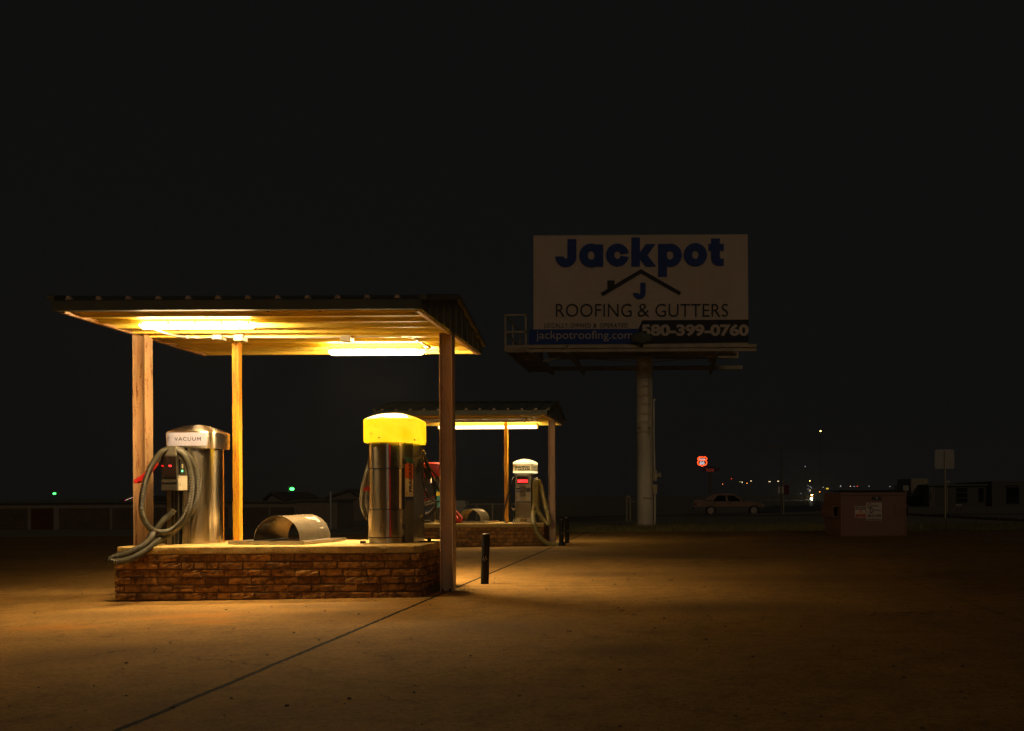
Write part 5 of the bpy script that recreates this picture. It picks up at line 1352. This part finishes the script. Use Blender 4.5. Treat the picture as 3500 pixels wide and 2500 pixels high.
for k in range(3):
    q = MB(); a = P(1556, 1748 - 13*k, 34); b_ = P(1590, 1737 - 13*k, 34)
    for j in range(4): q.box(a.x, b_.x, 34, 34.6, a.z + (b_.z - a.z)*j/4, a.z + (b_.z - a.z)*(j + .7)/4)
    obj('slatted_crate', q, M['white_paint'], cs_)

# ================================================================== STORAGE ROW AND HOUSES AT LEFT
yS = 55
st_ = thing('storage_building', (P(600, 1790, yS).x, yS, -.7), 'long low dark storage row with roll up doors at left', 'building')
sbw = pm('dark_metal_wall', (.34, .28, .21), .55, 0, (.28, .23, .17), 2, stretch=(6, 1, .5))
q = MB(); a, b_ = P(-260, 1806, yS), P(1036, 1722, yS); q.box(a.x, b_.x, yS, yS + 6, -1.2, P(0, 1722, yS).z); obj('wall', q, sbw, st_)
q = MB(); q.box(a.x - .1, b_.x + .1, yS - .25, yS + 6.2, P(0, 1722, yS).z + .002, P(0, 1718, yS).z); obj('roof', q, M['roof_green'], st_)
door_mat = pm('glossy_roll_door', (.24, .17, .125), .35, .2, (.19, .14, .10), 2)
edges_ = [(-180, -60), (-40, 94), (106, 183), (202, 375), (385, 455), (470, 640), (655, 780), (800, 918), (925, 1006)]
for k, (xa, xb) in enumerate(edges_):
    q = MB(); p0, p1 = P(xa, 1800, yS - .03).x, P(xb, 1800, yS - .03).x
    z0_, z1_ = -1.1, P(0, 1739, yS).z; n = 14
    for j in range(n):
        za = z0_ + (z1_ - z0_)*j/n; zb_ = z0_ + (z1_ - z0_)*(j + 1)/n; zm_ = (za + zb_)/2
        q.add([(p0, yS - .03, za), (p1, yS - .03, za), (p1, yS - .075, zm_), (p0, yS - .075, zm_), (p1, yS - .03, zb_), (p0, yS - .03, zb_)], [(0, 1, 2, 3), (3, 2, 4, 5)])
    d_ = obj('roll_up_door', q, M['orange_lit_door'] if False else (pm('orange_reflection_door', (.55, .24, .09), .22, .85) if k == 2 else door_mat), st_, fix=False)  # the orange door carries a reflection in its base colour
    if k == 2: d_['label'] = 'roll up door with an orange reflection painted into its colour'
cw = thing('metal_shed', (P(1080, 1780, yS - 2).x, yS - 2, -.6), 'corrugated metal shed at the right end of the storage row', 'shed')
q = MB(); x = P(1012, 1780, yS - 2).x; xe = P(1146, 1780, yS - 2).x; pts_ = []
while x < xe: pts_ += [(x, 0), (x + .08, 0), (x + .10, .05), (x + .16, .05)]; x += .18
zt3 = P(1080, 1712, yS - 2).z
q.add([(x, yS - 2 - o_, -1.2) for x, o_ in pts_] + [(x, yS - 2 - o_, zt3) for x, o_ in pts_], [(i, i+1, len(pts_)+i+1, len(pts_)+i) for i in range(len(pts_) - 1)])
q.box(pts_[0][0], xe, yS - 1.95, yS + 1, -1.2, zt3 - .01); obj('wall', q, pm('pale_corrugated_wall', (.34, .27, .20), .6), cw, fix=False)
q = MB(); q.box(pts_[0][0] - .1, xe + .15, yS - 2.3, yS + 1.1, zt3, zt3 + .07); obj('roof', q, M['roof_green'], cw)
vp_ = MB(); vx = P(1130, 1700, yS - 2.6); vp_.cyl((vx.x, yS - 2.6, -1), (vx.x, yS - 2.6, P(1130, 1680, yS - 2.6).z), .05, n=8)
tag(obj('vent_pipe', vp_, M['white_paint']), 'pale thin pipe standing in front of the corrugated shed', 'pipe')
def house(d, x0, x1, xp, y_eave, y_peak, label):
    r = thing('house', (P((x0 + x1)/2, y_eave, d).x, d, -.7), label, 'house', 'distant houses beyond the storage row')
    a, b_, c_ = P(x0, y_eave, d), P(x1, y_eave, d), P(xp, y_peak, d)
    q = MB(); q.prism([(a.x + .3, -1.2), (b_.x - .3, -1.2), (b_.x - .3, b_.z), (c_.x, c_.z - .1), (a.x + .3, a.z)], d, d + 8); obj('wall', q, pm('house_siding', (.26, .21, .16), .8), r)
    q = MB()
    for (p, s) in ((a, -1), (b_, 1)): q.beam((p.x, d + 3.8, p.z + .05), (c_.x, d + 3.8, c_.z + .05), 8.4, .12, up=(0, 0, 1))
    obj('roof', q, pm('house_shingle', (.11, .09, .07), .8), r); return r
house(78, 1092, 1262, 1196, 1712, 1676, 'house with a low gable behind the corrugated shed')
house(80, 900, 985, 931, 1712, 1686, 'house with a small gable left of the green street light')
hl_ = house(82, 420, 540, 462, 1714, 1699, 'house hidden behind the left canopy post, with coloured lights along its gable')

# ================================================================== TRAILER AND BUILDING AT RIGHT
yT = 112
tr_ = thing('box_truck', (P(3143, 1720, yT).x, yT, gz(27, yT)), 'white box truck seen from behind, right of the dumpster', 'truck')
p, q_ = P(3114.5, 1698, yT), P(3172.5, 1636, yT); q = MB(); q.box(p.x, q_.x, yT, yT + 7, p.z, q_.z); bx_ = obj('cargo_box', q, pm('truck_white', (.42, .37, .25), .5), tr_, bevel=.03)
q = MB()
for x in (p.x - .02, q_.x - .08): q.box(x, x + .10, yT - .03, yT + .02, p.z, q_.z)
obj('door_frame', q, pm('frame_brown', (.42, .28, .18), .5), bx_)
for (xa, ya, xb, yb_) in ((3161, 1644.5, 3167.5, 1650.5), (3163.5, 1676, 3168, 1682)):
    q = MB(); a, b_ = P(xa, yb_, yT), P(xb, ya, yT); q.box(a.x, b_.x, yT - .02, yT, a.z, b_.z); obj('yellow_sticker', q, M['yellow_ink'], bx_)
q = MB(); a, b_ = P(3152, 1690, yT), P(3155, 1686, yT); q.box(a.x, b_.x, yT - .02, yT, a.z, b_.z); a, b_ = P(3145, 1676, yT), P(3148, 1671, yT); q.box(a.x, b_.x, yT - .02, yT, a.z, b_.z); obj('latch', q, M['white_paint'], bx_)
q = MB(); q.box(p.x + .1, q_.x - .1, yT + .05, yT + .3, p.z - .22, p.z); obj('bumper', q, M['dark_steel'], tr_)
for sx in (p.x + .05, q_.x - .35):
    for yy in (yT + .8, yT + 8.5):
        zc_ = gz(27, yT) + .42; q = MB(); q.cyl((sx, yy, zc_), (sx + .3, yy, zc_), .42, n=20); obj('wheel', q, M['black_rubber'], tr_)
q = MB(); q.prism([(p.x + .1, p.z - .5), (q_.x - .1, p.z - .5), (q_.x - .1, q_.z - .6), (p.x + .1, q_.z - .6)], yT + 7.1, yT + 9.2); obj('cab', q, M['white_paint'], tr_, bevel=.15)
yR_ = 108
bd_ = thing('shop_building', (P(3300, 1730, yR_).x, yR_, gz(30, yR_)), 'low dark shop building at the right edge with a gridded window', 'building')
bw_ = pm('dark_stucco', (.145, .13, .10), .85)
q = MB(); a, b_ = P(3176, 1735, yR_), P(3420, 1661, yR_); q.box(a.x, b_.x, yR_, yR_ + 12, -.6, b_.z); obj('wall', q, bw_, bd_)
q = MB(); a2_ = P(3390, 1735, yR_ - 1); b2_ = P(3640, 1645, yR_ - 1); q.box(a2_.x, b2_.x, yR_ - 1, yR_ + 13, -.6, b2_.z); obj('wall', q, bw_, bd_)
q = MB(); q.box(a.x - .2, b_.x + .1, yR_ - .3, yR_ + 12.2, b_.z + .002, b_.z + .2); obj('roof', q, M['roof_green'], bd_)
def bwin(name, X0_, Y0_, X1_, Y1_, d, bars):
    p, q_ = P(X0_, Y1_, d), P(X1_, Y0_, d); m_ = MB(); m_.box(p.x, q_.x, d - .04, d - .002, p.z, q_.z); o = obj(name, m_, glass, bd_)
    m_ = MB()
    for f_ in bars: z = p.z + (q_.z - p.z)*f_; m_.box(p.x, q_.x, d - .08, d - .04, z - .03, z + .03)
    obj('mullion', m_, M['dim_pole'], o)
bwin('window', 3269, 1666, 3306, 1720, yR_, (0, .32, .66, 1)); bwin('window', 3345, 1668, 3362, 1718, yR_, (0, 1)); bwin('door', 3440, 1658, 3483, 1724, yR_ - 1, (0, .9, 1))
q = MB(); p, q_ = P(3180, 1720, yR_ - 2), P(3200, 1665, yR_ - 2); q.box(p.x, q_.x, yR_ - 1.5, yR_ - .01, -.4, q_.z); obj('porch', q, M['dim_pole'], bd_)
q = MB(); p, q_ = P(3183, 1712, yR_ - 2), P(3187, 1684, yR_ - 2); q.box(p.x, q_.x, yR_ - 1.53, yR_ - 1.5, p.z, q_.z); obj('doorway', q, M['black_ink'], bd_)

# ================================================================== DISTANT LIGHTS
def lampc(name, c, s): return emit('lamp_' + name, c, s)
LC = {'white': lampc('white', (.85, .9, 1), 0.95), 'warm': lampc('warm', (1, .72, .40), 3.2), 'orange': lampc('orange', (1, .30, .06), 4.5), 'red': lampc('red', (1, .06, .02), 3.2),
      'yellow': lampc('yellow', (1, .78, .22), 6), 'green': lampc('green', (.07, 1.0, .16), 4.5), 'dimwhite': lampc('dimwhite', (.8, .85, 1), 1.2), 'dimyellow': lampc('dimyellow', (.8, .8, .2), 1.2)}
def far_lamp(px, py, d, r, c, label, lit_pole=False, twin=False, arm=0.0):
    if not arm: r *= .82
    q_ = P(px, py, d); g0 = gz(q_.x, d); r_ = thing('street_lamp', (q_.x - arm, d, g0), label, 'street lamp', 'distant lights across the horizon')
    m_ = MB(); px0 = q_.x - arm
    m_.cyl((px0, d + r*1.2, g0 - .5), (px0, d + r*1.2, q_.z + r*1.05), max(.035, r*.12), n=6)
    if arm: m_.beam((px0, d + r*1.2, q_.z + r*.9), (q_.x, d + r*1.2, q_.z + r*.9), r*.5, r*.35)
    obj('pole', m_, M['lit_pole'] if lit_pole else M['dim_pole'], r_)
    for s in ((-1, 1) if twin else (0,)):
        m_ = MB(); m_.sphere(q_ + Vector((s*r*1.3, 0, 0)), r, 6, sz=.75); obj('lamp_head', m_, LC[c], r_)
M['lit_pole'] = pm('painted_lit_pole', (.6, .55, .4), .5)  # paler pole colour stands for the light of its own lamp
D = 300
for args in (
 (2804.5, 1474.3, 200, .20, 'yellow', 'highest yellow street light in the dark sky above the highway'),
 (2752.5, 1595.4, D, .13, 'white', 'lone small white light midway up the sky left of the highway'),
 (2500, 1637, D, .12, 'red', 'tiny red light above the bonnet of the silver sedan'),
 (2470, 1655.5, D, .11, 'orange', 'tiny dim orange light just above the roof of the sedan'),
 (2528.8, 1647, D, .12, 'dimyellow', 'faint greenish yellow light right above the sedan bonnet'),
 (2536.7, 1649, D, .17, 'warm', 'bright warm light right beside the faint greenish one above the sedan'),
 (2553.3, 1652.6, D, .15, 'orange', 'short orange lamp between the two warm lamps right of the sedan roof', True),
 (2567, 1644.7, D, .16, 'warm', 'warm lamp on a lit pole above the nose of the sedan', True),
 (2630.3, 1647, D, .13, 'warm', 'twin warm lamp on a lit pole right of the sedan', True, True),
 (2659.6, 1645.5, D, .13, 'warm', 'twin warm lamp on a lit pole just left of the thin street pole', True, True),
 (2768, 1644.4, 400, .24, 'yellow', 'flat yellow white street light over the lit highway'),
 (2761.7, 1661, 700, .26, 'dimwhite', 'faint white light up the highway, topmost of the left row'),
 (2769.2, 1664.2, 700, .30, 'dimwhite', 'faint white light up the highway, in the middle of the cluster'),
 (2773.4, 1668.1, 700, .26, 'dimwhite', 'faint white light up the highway, rightmost of the cluster'),
 (2762.2, 1672.1, 700, .26, 'dimwhite', 'faint white light up the highway, lower left of the cluster'),
 (2768.3, 1676, 700, .42, 'warm', 'bright warm light up the highway above the oncoming headlights'),
 (2766.3, 1680.6, 800, .32, 'white', 'white light of the close pair just below the bright warm light'),
 (2768.8, 1681.6, 800, .30, 'dimwhite', 'pinkish light of the close pair just below the bright warm light'),
 (2813.6, 1666.2, D, .14, 'white', 'small white light left of the yellow shop sign by the dumpster'),
 (2801.8, 1682, D, .17, 'orange', 'orange light between the highway and the dumpster'),
 (2737.5, 1687.5, D, .09, 'dimwhite', 'very faint light low on the left of the highway'),
 (2873.2, 1662.2, D, .18, 'white', 'brightest white light above the left end of the dumpster lid'),
 (2906.8, 1663, D, .13, 'warm', 'small warm light above the dumpster, left of the red light'),
 (2919.5, 1663.4, D, .13, 'white', 'small white light above the dumpster beside the red light'),
 (2930.4, 1662.6, D, .16, 'red', 'red light above the middle of the dumpster'),
 (2970.4, 1662.6, D, .13, 'white', 'small white light above the dumpster right of the red light'),
 (3041.8, 1663.4, D, .13, 'white', 'rightmost small white light above the dumpster')):
    far_lamp(*args)
far_lamp(186, 1688, 120, .17, 'green', 'green street light at far left beyond the storage row', False, False, -.45)
far_lamp(998, 1672, 95, .21, 'green', 'bright green street light behind the storage row between post and yellow dome', False, False, .42)
ss = thing('shop_sign', (P(2828, 1670, 280).x, 280, gz(40, 280)), 'small glowing yellow shop sign at the left edge of the dumpster', 'sign')
m_ = MB(); p, q_ = P(2824, 1673, 280), P(2832, 1668.5, 280); m_.box(p.x, q_.x, 280, 280.2, p.z, q_.z); obj('lit_panel', m_, emit('yellow_sign_light', (1, .72, .06), .75), ss)
m_ = MB(); m_.cyl((p.x + .3, 280.1, gz(40, 280) - .5), (p.x + .3, 280.1, p.z), .08, n=6); obj('pole', m_, M['dark_steel'], ss)
# coloured bulbs on the gable
ls = thing('light_string', (P(445, 1705, 81.6).x, 81.6, .8), 'string of tiny coloured bulbs along a gable beside the left canopy post', 'light string')
m_ = MB(); m_.tube([P(428, 1711, 81.6), P(446, 1704, 81.6), P(458, 1699, 81.6), P(470, 1703, 81.6)], .012, 5); obj('wire', m_, M['black_rubber'], ls)
cols_ = [emit('bulb_red', (1, .04, .03), 2.4), emit('bulb_green', (.1, 1, .15), 1.6), emit('bulb_yellow', (1, .6, .08), 1.8), emit('bulb_blue', (.1, .15, 1), 1.6)]
for i in range(16):
    t_ = i/15; q_ = P(428 + 30*min(1, t_/.75), 1711 - 12*min(1, t_/.75), 81.5) if t_ < .75 else P(458 + 12*(t_ - .75)/.25, 1699 + 4*(t_ - .75)/.25, 81.5)
    m_ = MB(); m_.sphere(q_, .026, 4); obj('bulb', m_, cols_[i*7 % 4], ls)

# ================================================================== ONCOMING CARS ON THE HIGHWAY
def far_car(d, pxs, py, c, label, s_):
    a, b_ = P(pxs[0], py, d), P(pxs[1], py, d); cx_ = (a.x + b_.x)/2; g0 = gz(cx_, d)
    r = thing('oncoming_car', (cx_, d, g0), label, 'car', 'oncoming cars on the highway')
    w_ = (b_.x - a.x)/2 + .35; z0_ = a.z - .65
    side = [(0, .25), (0, .85), (1.1, .98), (1.8, 1.5), (3.6, 1.5), (4.4, .95), (4.5, .3)]
    m_ = MB(); m_.add([(cx_ - w_, d + .3 + y, z0_ + z) for y, z in side] + [(cx_ + w_, d + .3 + y, z0_ + z) for y, z in side], [tuple(range(7)), tuple(range(7, 14))[::-1]] + [(i, (i+1) % 7, (i+1) % 7 + 7, i + 7) for i in range(7)])
    obj('body', m_, M['dark_steel'], r)
    for q_ in (a, b_):
        m_ = MB(); m_.sphere(q_, s_, 6); obj('headlight', m_, LC[c], r)
    for sx in (-w_, w_ - .2):
        for yy in (1.1, 3.8):
            m_ = MB(); m_.cyl((cx_ + sx, d + yy, z0_ + .3), (cx_ + sx + .2, d + yy, z0_ + .3), .3, n=12); obj('wheel', m_, M['black_rubber'], r)
LC['head'] = emit('lamp_head', (1, .95, .62), 700, True); LC['headorange'] = emit('lamp_headorange', (1, .40, .08), 160, True)
far_car(1000, (2770.8, 2776), 1704.9, 'head', 'nearer oncoming car with white headlights shining on the road', .42)
far_car(1400, (2773.2, 2777.3), 1692.8, 'headorange', 'farther oncoming car with orange headlights above the nearer one', .5)

# ================================================================== GRIT ON THE SLAB
def debris():
    mb = MB(); rs = random.Random(11)
    for i in range(420):
        y = 4.0 + 9.5 * rs.random() ** 1.3; x = rs.uniform(-7.5, 2.2) * (.45 + y / 14)
        if -5.4 < x < -2.1 and 9.4 < y < 11.2: continue
        r = rs.choice((.003, .004, .005, .006, .008, .011)); z = gz(x, y)
        n = rs.randint(5, 7); ring = [(x + r*rs.uniform(.7, 1.3)*math.cos(2*PI*k/n), y + r*rs.uniform(.7, 1.3)*math.sin(2*PI*k/n), z) for k in range(n)]
        top = [(x + (p[0]-x)*.6, y + (p[1]-y)*.6, z + r*rs.uniform(.5, .9)) for p in ring]
        mb.loft([ring, top], 0, False, cap0=False)
    return mb
tag(obj('gravel', debris(), pm('dark_grit', (.07, .048, .025), .9, 0, (.16, .11, .06), 3)), 'scattered small stones and grit lying on the concrete', 'gravel', kind='stuff')

# ================================================================== THIN HAZE added to give the lamps a bloom
hm = bpy.data.materials.new('bloom_haze'); hm.use_nodes = True; ht = hm.node_tree
for n_ in list(ht.nodes):
    if n_.type == 'BSDF_PRINCIPLED': ht.nodes.remove(n_)
hv = ht.nodes.new('ShaderNodeVolumePrincipled'); hv.inputs['Color'].default_value = (.9, .9, .88, 1); hv.inputs['Density'].default_value = 0.00035; hv.inputs['Anisotropy'].default_value = 0.3
ht.links.new(hv.outputs[0], ht.nodes['Material Output'].inputs['Volume'])
hz_ = MB(); hz_.box(-950, 950, -45, 2650, -9, 40)
tag(obj('added_haze', hz_, hm), 'thin haze added for a bloom around the lamps', 'added_haze', kind='stuff')
